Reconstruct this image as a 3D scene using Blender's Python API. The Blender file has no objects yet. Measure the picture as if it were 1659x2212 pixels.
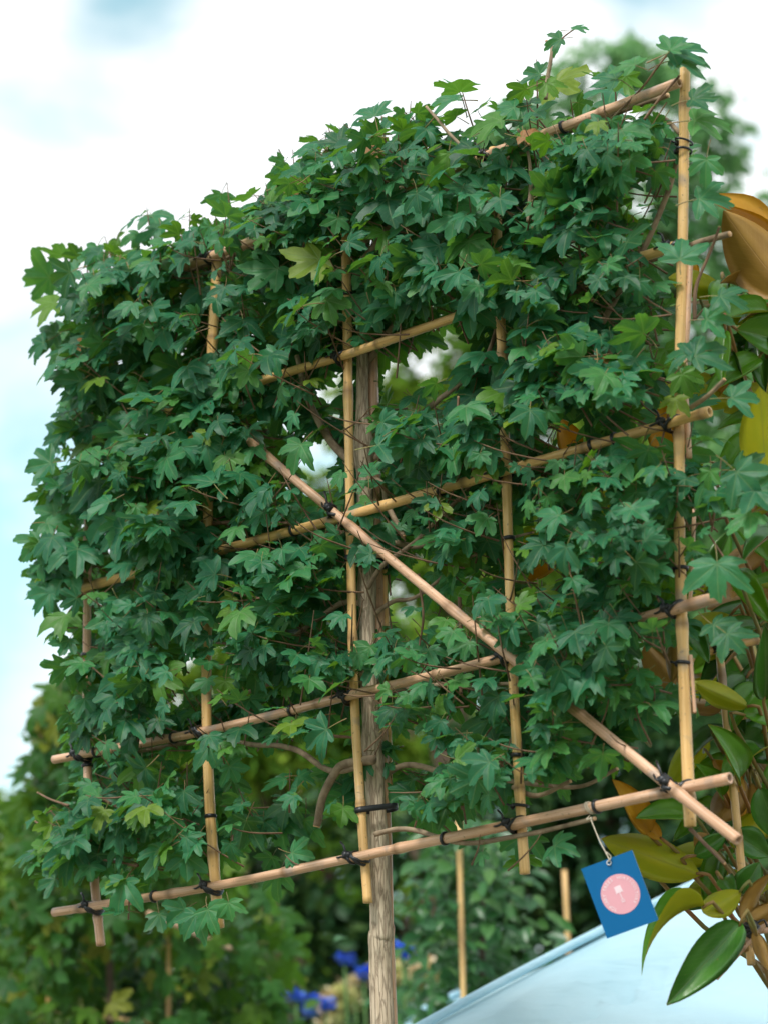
import bpy, math, random
import numpy as np
from mathutils import Vector, Matrix, noise

sc = bpy.context.scene
COL = sc.collection
rnd = random.Random(11)
R = math.radians

# ------------------------------------------------------------------ camera
W, H, F = 1659.0, 2212.0, 5220.0            # sighting frame used to survey the photograph
PITCH, ROLL, YAW, LEAN = R(16.48), R(2.14), R(42.06), R(2.06)
EYE = Vector((0, 0, 1.45)); D0 = 3.536; ZH3 = 1.057
fwd = Vector((0, math.cos(PITCH), math.sin(PITCH)))
up0 = Vector((0, -math.sin(PITCH), math.cos(PITCH))); rt0 = Vector((1, 0, 0))
cr, sr = math.cos(ROLL), math.sin(ROLL)
RT = rt0 * cr - up0 * sr
UPV = rt0 * sr + up0 * cr
cam = bpy.data.cameras.new('camera')
camo = bpy.data.objects.new('camera', cam); COL.objects.link(camo)
camo.matrix_world = Matrix(((RT.x, UPV.x, -fwd.x, EYE.x), (RT.y, UPV.y, -fwd.y, EYE.y), (RT.z, UPV.z, -fwd.z, EYE.z), (0, 0, 0, 1)))
cam.sensor_fit = 'VERTICAL'; cam.sensor_height = 36; cam.sensor_width = 27
cam.lens = F / H * 36
cam.clip_end = 2000
cam.dof.use_dof = True
cam.dof.focus_distance = 3.64
cam.dof.aperture_fstop = 4.3
sc.camera = camo

# ------------------------------------------------------------------ world, sun, exposure
SUN_EL, SUN_AZ = R(52), R(205)              # azimuth clockwise from +y: behind and left of the camera
wd = bpy.data.worlds.new('World'); sc.world = wd; wd.use_nodes = True
nt = wd.node_tree; nt.nodes.clear()
def N(nt, t, **k):
    n = nt.nodes.new(t)
    for a, b in k.items():
        if a.startswith('i_'):
            key = a[2:]; n.inputs[int(key) if key.isdigit() else key.replace('_', ' ')].default_value = b
        else: setattr(n, a, b)
    return n
def L(nt, a, b): nt.links.new(a, b)
out = N(nt, 'ShaderNodeOutputWorld'); bg = N(nt, 'ShaderNodeBackground', i_Strength=0.1)
sky = N(nt, 'ShaderNodeTexSky', sky_type='NISHITA', sun_disc=False, sun_elevation=SUN_EL, sun_rotation=SUN_AZ)
hs = N(nt, 'ShaderNodeHueSaturation', i_Hue=0.44, i_Saturation=0.85, i_Value=1.12); L(nt, sky.outputs[0], hs.inputs['Color'])
tc = N(nt, 'ShaderNodeTexCoord')
mp = N(nt, 'ShaderNodeMapping', i_Location=(-12.84, 3.38, 14.44), i_Scale=(1.0, 1.0, 2.1)); L(nt, tc.outputs['Generated'], mp.inputs[0])
n1 = N(nt, 'ShaderNodeTexNoise', i_Scale=5.2, i_Detail=6.0, i_Roughness=0.5, i_Distortion=0.3); L(nt, mp.outputs[0], n1.inputs['Vector'])
cl = N(nt, 'ShaderNodeValToRGB'); cl.color_ramp.elements[0].position = 0.36; cl.color_ramp.elements[1].position = 0.52; cl.color_ramp.elements[0].color = (0.06, 0.06, 0.06, 1)
L(nt, n1.outputs[0], cl.inputs[0])
n2 = N(nt, 'ShaderNodeTexNoise', i_Scale=7.0, i_Detail=5.0); L(nt, mp.outputs[0], n2.inputs['Vector'])
cc = N(nt, 'ShaderNodeValToRGB')
cc.color_ramp.elements[0].position = 0.35; cc.color_ramp.elements[0].color = (0.76, 0.80, 0.82, 1)
cc.color_ramp.elements[1].position = 0.6; cc.color_ramp.elements[1].color = (0.93, 0.96, 0.975, 1)
L(nt, n2.outputs[0], cc.inputs[0])
cs = N(nt, 'ShaderNodeVectorMath', operation='SCALE'); cs.inputs['Scale'].default_value = 6.4; L(nt, cc.outputs[0], cs.inputs[0])
mx = N(nt, 'ShaderNodeMix', data_type='RGBA'); L(nt, cl.outputs[0], mx.inputs[0]); L(nt, hs.outputs[0], mx.inputs[6]); L(nt, cs.outputs[0], mx.inputs[7])
L(nt, mx.outputs[2], bg.inputs[0]); L(nt, bg.outputs[0], out.inputs[0])

sun = bpy.data.lights.new('sun', 'SUN'); sun.energy = 1.5; sun.angle = R(14); sun.color = (1, 0.96, 0.9)
so = bpy.data.objects.new('sun', sun); COL.objects.link(so)
sd = Vector((math.sin(SUN_AZ) * math.cos(SUN_EL), math.cos(SUN_AZ) * math.cos(SUN_EL), math.sin(SUN_EL)))
so.rotation_euler = (-sd).to_track_quat('-Z', 'Y').to_euler(); so.location = (0, -5, 12)
sc.view_settings.view_transform = 'Standard'; sc.view_settings.look = 'None'
sc.view_settings.exposure = 1.15; sc.view_settings.gamma = 1; sc.view_settings.use_curve_mapping = False
sc.cycles.use_denoising = True; sc.cycles.use_adaptive_sampling = True; sc.cycles.adaptive_threshold = 0.02
sc.cycles.max_bounces = 6; sc.cycles.transmission_bounces = 4; sc.cycles.diffuse_bounces = 3

# ------------------------------------------------------------------ survey helpers
def ray(u, v): return fwd + RT * ((u - W / 2) / F) + UPV * ((H / 2 - v) / F)
def at(u, v, dist): return EYE + ray(u, v) * dist            # a point seen at (u,v), dist metres along the view axis
PA = Vector((math.cos(YAW), -math.sin(YAW), 0))
PB = Vector((math.sin(LEAN) * math.sin(YAW), -math.sin(LEAN) * math.cos(YAW), math.cos(LEAN)))
PN = PA.cross(PB).normalized()
P0 = EYE + Vector((0, D0, ZH3))
def pan(u, v, off=0.0):                                      # a point of the trellis plane, off metres in front of it
    r = ray(u, v); o = P0 + PN * off
    return EYE + r * ((o - EYE).dot(PN) / r.dot(PN))
def proj(p):
    d = p - EYE; y = d.dot(fwd)
    return (W / 2 + F * d.dot(RT) / y, H / 2 - F * d.dot(UPV) / y, y)
UP = Vector((0, 0, 1))
def rv(s=1.0): return Vector((rnd.uniform(-s, s), rnd.uniform(-s, s), rnd.uniform(-s, s)))

# ------------------------------------------------------------------ object helpers
def tag(o, label=None, cat=None, group=None, kind=None):
    if label: o['label'] = label
    if cat: o['category'] = cat
    if group: o['group'] = group
    if kind: o['kind'] = kind
    return o
def empty(name, loc, label, cat, group=None):
    o = bpy.data.objects.new(name, None); COL.objects.link(o); o.location = loc; o.empty_display_size = 0.1
    return tag(o, label, cat, group)
def link(name, me, parent=None, mw=None):
    o = bpy.data.objects.new(name, me); COL.objects.link(o)
    if parent is not None:
        o.parent = parent; o.matrix_parent_inverse = Matrix.Translation(-parent_loc(parent))
    if mw is not None: o.matrix_basis = mw
    return o
def parent_loc(p):
    l = Vector(p.location)
    return l
def mesh(name, vs, fs, mats, smooth=True, fmat=None, uv=None, attrs=None):
    me = bpy.data.meshes.new(name)
    if isinstance(vs, np.ndarray) and isinstance(fs, np.ndarray):
        me.vertices.add(len(vs)); me.vertices.foreach_set('co', vs.astype(np.float32).ravel())
        k = fs.shape[1]; me.loops.add(fs.size); me.loops.foreach_set('vertex_index', fs.astype(np.int32).ravel())
        me.polygons.add(len(fs)); me.polygons.foreach_set('loop_start', np.arange(0, fs.size, k, dtype=np.int32))
        try: me.polygons.foreach_set('loop_total', np.full(len(fs), k, dtype=np.int32))
        except Exception: pass
        me.update(calc_edges=True)
    else:
        me.from_pydata([tuple(v) for v in vs], [], [tuple(f) for f in fs])
    for m in (mats if isinstance(mats, (list, tuple)) else [mats]): me.materials.append(m)
    me.polygons.foreach_set('use_smooth', np.full(len(me.polygons), smooth, dtype=bool))
    if fmat is not None: me.polygons.foreach_set('material_index', np.asarray(fmat, dtype=np.int32))
    if uv is not None:
        lay = me.uv_layers.new(name='UVMap'); vi = np.empty(len(me.loops), dtype=np.int32); me.loops.foreach_get('vertex_index', vi)
        lay.data.foreach_set('uv', np.asarray(uv, dtype=np.float32)[vi].ravel())
    for an, av in (attrs or {}).items():
        at_ = me.attributes.new(an, 'FLOAT', 'POINT'); at_.data.foreach_set('value', np.asarray(av, dtype=np.float32))
    me.validate(); me.update()
    return me
class MB:
    """collects verts / faces of one mesh"""
    def __init__(s): s.v = []; s.f = []; s.uv = []; s.nd = []; s.fm = []
    def build(s, name, mats, parent=None, smooth=True, kind=None):
        me = mesh(name, s.v, s.f, mats, smooth, s.fm, s.uv, {'node': s.nd})
        o = link(name, me, parent)
        if kind: o['kind'] = kind
        return o
def catmull(pts, n):
    P = [Vector(p) for p in pts]
    if len(P) == 2: return [P[0].lerp(P[1], i / n) for i in range(n + 1)]
    Q = [P[0] * 2 - P[1]] + P + [P[-1] * 2 - P[-2]]
    res = []; m = len(P) - 1
    for i in range(n + 1):
        t = i / n * m; k = min(int(t), m - 1); t -= k
        a, b, c, d = Q[k:k + 4]
        res.append(0.5 * ((2 * b) + (c - a) * t + (2 * a - 5 * b + 4 * c - d) * t * t + (3 * b - a - 3 * c + d) * t ** 3))
    return res
def tube(mb, pts, rads, sides=8, fm=0, nodes=None, jit=0.0, hollow=False, cap=True):
    n = len(pts); base = len(mb.v); L_ = 0.0
    t0 = (pts[1] - pts[0]).normalized(); ref = Vector((0, 0, 1)) if abs(t0.z) < 0.9 else Vector((1, 0, 0))
    nx = (ref - t0 * ref.dot(t0)).normalized()
    for i, p in enumerate(pts):
        t = (pts[min(i + 1, n - 1)] - pts[max(i - 1, 0)]).normalized()
        nx = (nx - t * nx.dot(t)).normalized(); ny = t.cross(nx)
        if i: L_ += (pts[i] - pts[i - 1]).length
        r = rads[i] if isinstance(rads, (list, tuple)) else rads
        for k in range(sides):
            a = 2 * math.pi * k / sides
            d = nx * math.cos(a) + ny * math.sin(a)
            rr = r
            if jit: rr *= 1 + jit * noise.noise(Vector((p.x * 40 + d.x * 2, p.y * 40 + d.y * 2, p.z * 22)))
            mb.v.append(p + d * rr); mb.uv.append((k / sides, L_)); mb.nd.append(nodes[i] if nodes else 0.0)
    for i in range(n - 1):
        for k in range(sides):
            k2 = (k + 1) % sides
            mb.f.append((base + i * sides + k, base + i * sides + k2, base + (i + 1) * sides + k2, base + (i + 1) * sides + k)); mb.fm.append(fm)
    if cap:
        for i, sgn in ((0, 1), (n - 1, -1)):
            ring = [base + i * sides + k for k in range(sides)]
            t = (pts[1] - pts[0]).normalized() if i == 0 else (pts[n - 2] - pts[n - 1]).normalized()
            if hollow:                              # wall thickness and a recessed bore
                c = pts[i]; cur = ring
                for q, (sc_, dp) in enumerate(((0.62, 0.0), (0.58, 0.012), (0.0, 0.012))):
                    nb = len(mb.v)
                    for k in ring:
                        mb.v.append(c + (mb.v[k] - c) * max(sc_, 0.02) + t * dp); mb.uv.append(mb.uv[k]); mb.nd.append(-1.0 if q == 0 else (-2.0 if q else 0))
                    new = list(range(nb, nb + sides))
                    for k in range(sides):
                        k2 = (k + 1) % sides
                        q4 = (cur[k], cur[k2], new[k2], new[k])
                        mb.f.append(q4 if sgn < 0 else q4[::-1]); mb.fm.append(fm)
                    cur = new
            else:
                mb.f.append(tuple(ring[::-1] if i == 0 else ring)); mb.fm.append(fm)

# ------------------------------------------------------------------ materials
def mat(name):
    m = bpy.data.materials.new(name); m.use_nodes = True; nt = m.node_tree; nt.nodes.clear()
    o = N(nt, 'ShaderNodeOutputMaterial'); b = N(nt, 'ShaderNodeBsdfPrincipled'); L(nt, b.outputs[0], o.inputs[0])
    return m, nt, b, o
def math_(nt, op, a, b=None, clamp=False):
    n = N(nt, 'ShaderNodeMath', operation=op, use_clamp=clamp)
    for i, x in enumerate((a, b)):
        if x is None: continue
        if isinstance(x, (int, float)): n.inputs[i].default_value = x
        else: L(nt, x, n.inputs[i])
    return n.outputs[0]
def mixc(nt, f, a, b, mode='MIX'):
    n = N(nt, 'ShaderNodeMix', data_type='RGBA', blend_type=mode)
    for i, x in ((0, f), (6, a), (7, b)):
        if isinstance(x, (int, float)): n.inputs[i].default_value = x
        elif isinstance(x, tuple): n.inputs[i].default_value = x + (1,) * (4 - len(x))
        else: L(nt, x, n.inputs[i])
    return n.outputs[2]
def ramp(nt, src, stops):
    n = N(nt, 'ShaderNodeValToRGB'); e = n.color_ramp.elements
    while len(e) < len(stops): e.new(0.5)
    for k, (p, c) in enumerate(stops): e[k].position = p; e[k].color = tuple(c) + (1,)
    L(nt, src, n.inputs[0]); return n.outputs[0]
def leaf_mat(name, stops, tl, tmix=0.35, rough=0.42, vein=0.5, veined=True, spec=0.5):
    m, nt, b, o = mat(name)
    at1 = N(nt, 'ShaderNodeAttribute', attribute_name='rnd'); oi = N(nt, 'ShaderNodeObjectInfo')
    r = math_(nt, 'FRACT', math_(nt, 'ADD', at1.outputs['Fac'], math_(nt, 'MULTIPLY', oi.outputs['Random'], 7.13)))
    col = ramp(nt, r, stops)
    uv = N(nt, 'ShaderNodeUVMap', uv_map='UVMap')
    ofs = N(nt, 'ShaderNodeVectorMath', operation='ADD'); cb = N(nt, 'ShaderNodeCombineXYZ')
    L(nt, math_(nt, 'MULTIPLY', r, 37.0), cb.inputs[0]); L(nt, math_(nt, 'MULTIPLY', r, 91.0), cb.inputs[2])
    L(nt, uv.outputs[0], ofs.inputs[0]); L(nt, cb.outputs[0], ofs.inputs[1])
    nz = N(nt, 'ShaderNodeTexNoise', i_Scale=3.0, i_Detail=5.0, i_Roughness=0.6); L(nt, ofs.outputs[0], nz.inputs['Vector'])
    col = mixc(nt, 0.55, col, ramp(nt, nz.outputs[0], ((0.3, (0.55, 0.6, 0.6)), (0.7, (1.35, 1.3, 1.15)))), 'MULTIPLY')
    if veined:
        sp = N(nt, 'ShaderNodeTexNoise', i_Scale=16.0, i_Detail=2.0); L(nt, ofs.outputs[0], sp.inputs['Vector'])
        col = mixc(nt, ramp(nt, sp.outputs[0], ((0.66, (0, 0, 0)), (0.72, (0.45, 0.45, 0.45)))), col, (0.16, 0.17, 0.07))
        col = mixc(nt, ramp(nt, nz.outputs[0], ((0.66, (0, 0, 0)), (0.78, (0.35, 0.35, 0.35)))), col, (0.12, 0.2, 0.03))
        sx = N(nt, 'ShaderNodeSeparateXYZ'); L(nt, uv.outputs[0], sx.inputs[0])
        ax = math_(nt, 'ABSOLUTE', sx.outputs[0]); y = sx.outputs[1]
        th = math_(nt, 'ARCTAN2', ax, y)
        rr = math_(nt, 'SQRT', math_(nt, 'ADD', math_(nt, 'MULTIPLY', ax, ax), math_(nt, 'MULTIPLY', y, y)))
        d = None
        for a in (0.0, 0.855, 1.71):
            q = math_(nt, 'MULTIPLY', rr, math_(nt, 'ABSOLUTE', math_(nt, 'SINE', math_(nt, 'SUBTRACT', th, a))))
            d = q if d is None else math_(nt, 'MINIMUM', d, q)
        vm = math_(nt, 'SUBTRACT', 1.0, math_(nt, 'MULTIPLY', math_(nt, 'SUBTRACT', d, 0.006), 45.0), clamp=True)
        vm = math_(nt, 'MAXIMUM', vm, 0.0)
        # fine side veins leaving the main ones
        wv = math_(nt, 'SINE', math_(nt, 'ADD', math_(nt, 'MULTIPLY', rr, 46.0), math_(nt, 'MULTIPLY', d, -60.0)))
        sv = math_(nt, 'MULTIPLY', math_(nt, 'GREATER_THAN', wv, 0.86), 0.25)
        vv = math_(nt, 'MAXIMUM', vm, sv)
        col = mixc(nt, math_(nt, 'MULTIPLY', vv, vein), col, (0.22, 0.33, 0.13))
        bp = N(nt, 'ShaderNodeBump', i_Strength=0.35, i_Distance=0.002)
        hgt = math_(nt, 'ADD', math_(nt, 'MULTIPLY', nz.outputs[0], 0.5), math_(nt, 'MULTIPLY', vv, -0.6))
        L(nt, hgt, bp.inputs['Height']); L(nt, bp.outputs[0], b.inputs['Normal'])
    L(nt, col, b.inputs['Base Color']); b.inputs['Roughness'].default_value = rough
    b.inputs['Specular IOR Level'].default_value = spec
    t = N(nt, 'ShaderNodeBsdfTranslucent'); L(nt, mixc(nt, 0.6, col, tl), t.inputs[0])
    ms = N(nt, 'ShaderNodeMixShader'); ms.inputs[0].default_value = tmix
    L(nt, b.outputs[0], ms.inputs[1]); L(nt, t.outputs[0], ms.inputs[2]); L(nt, ms.outputs[0], o.inputs[0])
    return m
G_MAPLE = ((0.0, (0.009, 0.082, 0.040)), (0.25, (0.014, 0.13, 0.063)), (0.6, (0.024, 0.178, 0.082)), (0.88, (0.045, 0.21, 0.062)), (0.98, (0.09, 0.23, 0.025)), (1.0, (0.17, 0.23, 0.02)))
M_LEAF = leaf_mat('maple_leaf', G_MAPLE, (0.20, 0.42, 0.0), 0.38, 0.45, 0.32, spec=0.33)
M_YLEAF = leaf_mat('maple_leaf_yellow', ((0, (0.5, 0.3, 0.02)), (1, (0.42, 0.22, 0.03))), (0.6, 0.35, 0.02), 0.35, 0.5, 0.3)
M_DLEAF = leaf_mat('maple_leaf_dry', ((0, (0.42, 0.2, 0.07)), (1, (0.3, 0.13, 0.05))), (0.5, 0.25, 0.06), 0.3, 0.6, 0.3)
M_BG1 = leaf_mat('far_leaf_green', ((0, (0.06, 0.17, 0.02)), (0.5, (0.10, 0.24, 0.028)), (1, (0.2, 0.30, 0.035))), (0.4, 0.55, 0.05), 0.45, 0.55, 0, False, .22)
M_BG2 = leaf_mat('far_leaf_teal', ((0, (0.09, 0.24, 0.11)), (0.5, (0.14, 0.33, 0.14)), (1, (0.2, 0.38, 0.13))), (0.34, 0.6, 0.24), 0.55, 0.55, 0, False, .22)
M_BG3 = leaf_mat('hedge_leaf_dark', ((0, (0.016, 0.056, 0.02)), (0.6, (0.028, 0.09, 0.03)), (1, (0.075, 0.14, 0.028))), (0.06, 0.16, 0.02), 0.25, 0.5, 0, False, .25)
M_BG4 = leaf_mat('neighbour_leaf', ((0, (0.014, 0.075, 0.02)), (0.6, (0.032, 0.125, 0.022)), (0.92, (0.085, 0.18, 0.018)), (1, (0.26, 0.22, 0.03))), (0.2, 0.36, 0.01), 0.38, 0.5, 0.3, False, .25)

def simple(name, c, rough=0.6, spec=0.5, c2=None, scale=20.0, bump=0.0, coord='Object', stretch=(1, 1, 1), detail=6):
    m, nt, b, o = mat(name)
    b.inputs['Roughness'].default_value = rough; b.inputs['Specular IOR Level'].default_value = spec
    tc = N(nt, 'ShaderNodeTexCoord'); mp = N(nt, 'ShaderNodeMapping', i_Scale=stretch); L(nt, tc.outputs[coord], mp.inputs[0])
    nz = N(nt, 'ShaderNodeTexNoise', i_Scale=scale, i_Detail=float(detail)); L(nt, mp.outputs[0], nz.inputs['Vector'])
    L(nt, ramp(nt, nz.outputs[0], ((0.3, c), (0.7, c2 or tuple(x * 1.25 for x in c)))), b.inputs['Base Color'])
    if bump:
        bp = N(nt, 'ShaderNodeBump', i_Strength=bump, i_Distance=0.003); L(nt, nz.outputs[0], bp.inputs['Height']); L(nt, bp.outputs[0], b.inputs['Normal'])
    return m
def bamboo_mat(name, c1, c2, c3):
    m, nt, b, o = mat(name)
    uv = N(nt, 'ShaderNodeUVMap', uv_map='UVMap'); oi = N(nt, 'ShaderNodeObjectInfo'); nd = N(nt, 'ShaderNodeAttribute', attribute_name='node')
    tc = N(nt, 'ShaderNodeTexCoord')
    mp = N(nt, 'ShaderNodeMapping', i_Scale=(9.0, 5.0, 1.0)); L(nt, uv.outputs[0], mp.inputs[0])
    cb = N(nt, 'ShaderNodeCombineXYZ'); L(nt, math_(nt, 'MULTIPLY', oi.outputs['Random'], 50.0), cb.inputs[2])
    ad = N(nt, 'ShaderNodeVectorMath', operation='ADD'); L(nt, mp.outputs[0], ad.inputs[0]); L(nt, cb.outputs[0], ad.inputs[1])
    nz = N(nt, 'ShaderNodeTexNoise', i_Scale=1.4, i_Detail=6.0, i_Roughness=0.65); L(nt, ad.outputs[0], nz.inputs['Vector'])
    col = ramp(nt, nz.outputs[0], ((0.25, c1), (0.5, c2), (0.75, c3)))
    mp2 = N(nt, 'ShaderNodeMapping', i_Scale=(3.0, 1.6, 1.0)); L(nt, ad.outputs[0], mp2.inputs[0])
    n2 = N(nt, 'ShaderNodeTexNoise', i_Scale=0.9, i_Detail=3.0); L(nt, tc.outputs['Object'], n2.inputs['Vector']); n2.inputs['Scale'].default_value = 9.0
    col = mixc(nt, 0.5, col, ramp(nt, n2.outputs[0], ((0.35, (0.86, 0.8, 0.76)), (0.65, (1.1, 1.06, 1.02)))), 'MULTIPLY')
    n3 = N(nt, 'ShaderNodeTexNoise', i_Scale=160.0, i_Detail=2.0); L(nt, tc.outputs['Object'], n3.inputs['Vector'])
    col = mixc(nt, ramp(nt, n3.outputs[0], ((0.66, (0, 0, 0)), (0.72, (0.5, 0.5, 0.5)))), col, (0.12, 0.08, 0.05))
    n4 = N(nt, 'ShaderNodeTexNoise', i_Scale=19.0, i_Detail=6.0); L(nt, tc.outputs['Object'], n4.inputs['Vector'])
    col = mixc(nt, ramp(nt, n4.outputs[0], ((0.58, (0, 0, 0)), (0.68, (0.6, 0.6, 0.6)))), col, (0.25, 0.22, 0.2))
    pos = math_(nt, 'MULTIPLY', math_(nt, 'MAXIMUM', nd.outputs['Fac'], 0.0), 0.75, clamp=True)
    col = mixc(nt, pos, col, (0.20, 0.11, 0.05))
    neg = math_(nt, 'MULTIPLY', math_(nt, 'SUBTRACT', math_(nt, 'MULTIPLY', nd.outputs['Fac'], -1.0), 1.0), 1.0, clamp=True)
    col = mixc(nt, neg, col, (0.05, 0.03, 0.02))
    L(nt, col, b.inputs['Base Color']); b.inputs['Roughness'].default_value = 0.42; b.inputs['Specular IOR Level'].default_value = 0.4
    bp = N(nt, 'ShaderNodeBump', i_Strength=0.25, i_Distance=0.001); L(nt, nz.outputs[0], bp.inputs['Height']); L(nt, bp.outputs[0], b.inputs['Normal'])
    return m
M_CANE = bamboo_mat('bamboo_golden', (0.50, 0.28, 0.09), (0.72, 0.46, 0.18), (0.80, 0.58, 0.30))
M_CANE_W = bamboo_mat('bamboo_weathered', (0.36, 0.20, 0.11), (0.60, 0.37, 0.23), (0.76, 0.56, 0.42))
M_TIE = simple('black_rubber_tie', (0.008, 0.009, 0.011), 0.38, 0.5, (0.02, 0.022, 0.026), 60)
M_PET = simple('leaf_stalk', (0.22, 0.11, 0.05), 0.5, 0.4, (0.16, 0.2, 0.05), 3)
M_TWIG = simple('twig_bark', (0.13, 0.075, 0.045), 0.7, 0.3, (0.24, 0.15, 0.09), 40, 0.4)
M_CUT = simple('cut_wood', (0.62, 0.36, 0.18), 0.7, 0.2, (0.7, 0.48, 0.28), 60)
def bark_mat():
    m, nt, b, o = mat('maple_bark')
    tc = N(nt, 'ShaderNodeTexCoord'); mp = N(nt, 'ShaderNodeMapping', i_Scale=(1, 1, 0.12)); L(nt, tc.outputs['Object'], mp.inputs[0])
    nz = N(nt, 'ShaderNodeTexNoise', i_Scale=130.0, i_Detail=5.0, i_Roughness=0.6, i_Distortion=0.8); L(nt, mp.outputs[0], nz.inputs['Vector'])
    vo = N(nt, 'ShaderNodeTexVoronoi', feature='DISTANCE_TO_EDGE', i_Scale=170.0)
    wp = N(nt, 'ShaderNodeVectorMath', operation='MULTIPLY_ADD'); L(nt, nz.outputs['Color'], wp.inputs[0]); wp.inputs[1].default_value = (0.009, 0.009, 0.009); L(nt, mp.outputs[0], wp.inputs[2])
    L(nt, wp.outputs[0], vo.inputs['Vector'])
    crack = ramp(nt, vo.outputs['Distance'], ((0.0, (0, 0, 0)), (0.14, (1, 1, 1))))
    n2 = N(nt, 'ShaderNodeTexNoise', i_Scale=9.0, i_Detail=4.0); L(nt, tc.outputs['Object'], n2.inputs['Vector'])
    col = ramp(nt, nz.outputs[0], ((0.3, (0.42, 0.34, 0.25)), (0.5, (0.52, 0.43, 0.33)), (0.75, (0.60, 0.52, 0.41))))
    col = mixc(nt, 0.6, col, ramp(nt, n2.outputs[0], ((0.3, (0.75, 0.78, 0.65)), (0.7, (1.15, 1.1, 1.0)))), 'MULTIPLY')
    col = mixc(nt, crack, mixc(nt, 0.55, col, (0.18, 0.12, 0.08)), col)
    L(nt, col, b.inputs['Base Color']); b.inputs['Roughness'].default_value = 0.85; b.inputs['Specular IOR Level'].default_value = 0.2
    h = math_(nt, 'ADD', math_(nt, 'MULTIPLY', crack, 1.0), math_(nt, 'MULTIPLY', nz.outputs[0], 0.6))
    bp = N(nt, 'ShaderNodeBump', i_Strength=0.7, i_Distance=0.002); L(nt, h, bp.inputs['Height']); L(nt, bp.outputs[0], b.inputs['Normal'])
    return m
M_BARK = bark_mat()
M_BRANCH = simple('branch_bark', (0.16, 0.115, 0.075), 0.8, 0.25, (0.38, 0.29, 0.19), 55, 0.5)
M_FARBARK = simple('far_bark', (0.09, 0.065, 0.045), 0.9, 0.2, None, 6, 0.4)

# ------------------------------------------------------------------ ground (setting)
gm, gnt, gb, go = mat('ground_gravel')
gtc = N(gnt, 'ShaderNodeTexCoord'); gn = N(gnt, 'ShaderNodeTexNoise', i_Scale=0.35, i_Detail=8.0); L(gnt, gtc.outputs['Object'], gn.inputs['Vector'])
gv = N(gnt, 'ShaderNodeTexVoronoi', i_Scale=45.0); L(gnt, gtc.outputs['Object'], gv.inputs['Vector'])
gc = ramp(gnt, gn.outputs[0], ((0.42, (0.05, 0.085, 0.03)), (0.55, (0.22, 0.19, 0.14))))
L(gnt, mixc(gnt, 0.5, gc, ramp(gnt, gv.outputs['Distance'], ((0.0, (0.7, 0.7, 0.7)), (0.7, (1.2, 1.2, 1.2)))), 'MULTIPLY'), gb.inputs['Base Color'])
gb.inputs['Roughness'].default_value = 0.95
gbp = N(gnt, 'ShaderNodeBump', i_Strength=0.6, i_Distance=0.02); L(gnt, gv.outputs['Distance'], gbp.inputs['Height']); L(gnt, gbp.outputs[0], gb.inputs['Normal'])
S = 700
gvs = []; gfs = []; K = 24
for i in range(K + 1):
    for j in range(K + 1):
        x = -S + 2 * S * i / K; y = -S + 2 * S * j / K
        gvs.append((x, y, 0.0))
for i in range(K):
    for j in range(K):
        a = i * (K + 1) + j; gfs.append((a, a + K + 1, a + K + 2, a + 1))
tag(link('ground', mesh('ground', gvs, gfs, gm, False)), 'gravel and grass ground of the plant nursery', None, None, 'structure')

# ------------------------------------------------------------------ foliage kit
HALF = [(0, .99), (4, .94), (8, .86), (12, .89), (16, .83), (20, .68), (24, .55), (28, .54), (33, .66), (37, .79), (41, .82), (45, .95), (51, .96), (56, .86), (61, .82), (66, .66), (72, .53), (78, .48), (85, .52), (91, .62), (99, .63), (106, .53), (120, .38), (142, .22), (180, .05)]
RINGS = (0.4, 0.74, 1.0)
def maple_variant(seed):
    r = random.Random(seed)
    ol = []
    j = lambda s: 1 + r.uniform(-s, s)
    for sgn in (1, -1):
        l1, l2 = j(.16), j(.22); ofs = r.uniform(-3, 3)
        pts = []
        for a, q in HALF:
            k = 1.0 if a < 22 else (l1 if a < 74 else l2)
            wgt = 0 if a in (0, 180) else 1
            pts.append((sgn * (a + ofs * wgt * min(1, a / 20)), q * k * j(.08 * wgt)))
        ol += pts if sgn == 1 else [p for p in reversed(pts[1:-1])]
    n = len(ol)
    vs = [(0, 0, 0)]; bulge = r.uniform(.05, .13); fold = r.uniform(.02, .28); droop = r.uniform(.1, .75); curl = r.uniform(-.25, .3)
    ph = r.uniform(0, 6); wav = r.uniform(.02, .06); tw = r.uniform(-.25, .25)
    for f in RINGS:
        for a, q in ol:
            q2 = q * f; x = math.sin(R(a)) * q2; y = math.cos(R(a)) * q2
            da = min(abs(abs(a) - v) for v in (0, 49, 98))
            z = bulge * q2 * (da / 24.0) ** 1.3 + fold * abs(x) - droop * (max(y, 0) ** 2) * .8 - droop * .6 * x * x + curl * max(0, q2 - .55) ** 1.5
            z += wav * math.sin(7 * x + ph) * q2 + wav * .8 * math.sin(9 * y + 2 * ph) * q2 + tw * x * y
            vs.append((x * 1.02, y, z))
    fs = []
    for i in range(n):
        k = (i + 1) % n
        fs.append((0, 1 + k, 1 + i))
        for q in range(len(RINGS) - 1):
            a = 1 + q * n; b = 1 + (q + 1) * n
            fs += [(a + i, a + k, b + k), (a + i, b + k, b + i)]
    nb = len(fs); uv = [(v[0], v[1]) for v in vs]
    # stalk
    b0 = len(vs); plen = r.uniform(.5, .8); bz = r.uniform(-.35, .1); bx = r.uniform(-.15, .15)
    for i in range(4):
        t = i / 3; c = (bx * t * t, -plen * t, bz * t * t + (-.008 if i == 0 else 0)); w = .016 + .008 * t
        for k in range(3):
            a = k * 2.094; vs.append((c[0] + w * math.cos(a), c[1], c[2] + w * math.sin(a))); uv.append((.02, .02))
    for i in range(3):
        for k in range(3):
            a, b = b0 + i * 3 + k, b0 + i * 3 + (k + 1) % 3
            fs += [(a, b, b + 3), (a, b + 3, a + 3)]
    return np.array(vs), np.array(fs), np.array(uv), [0] * nb + [1] * (len(fs) - nb)
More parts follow.
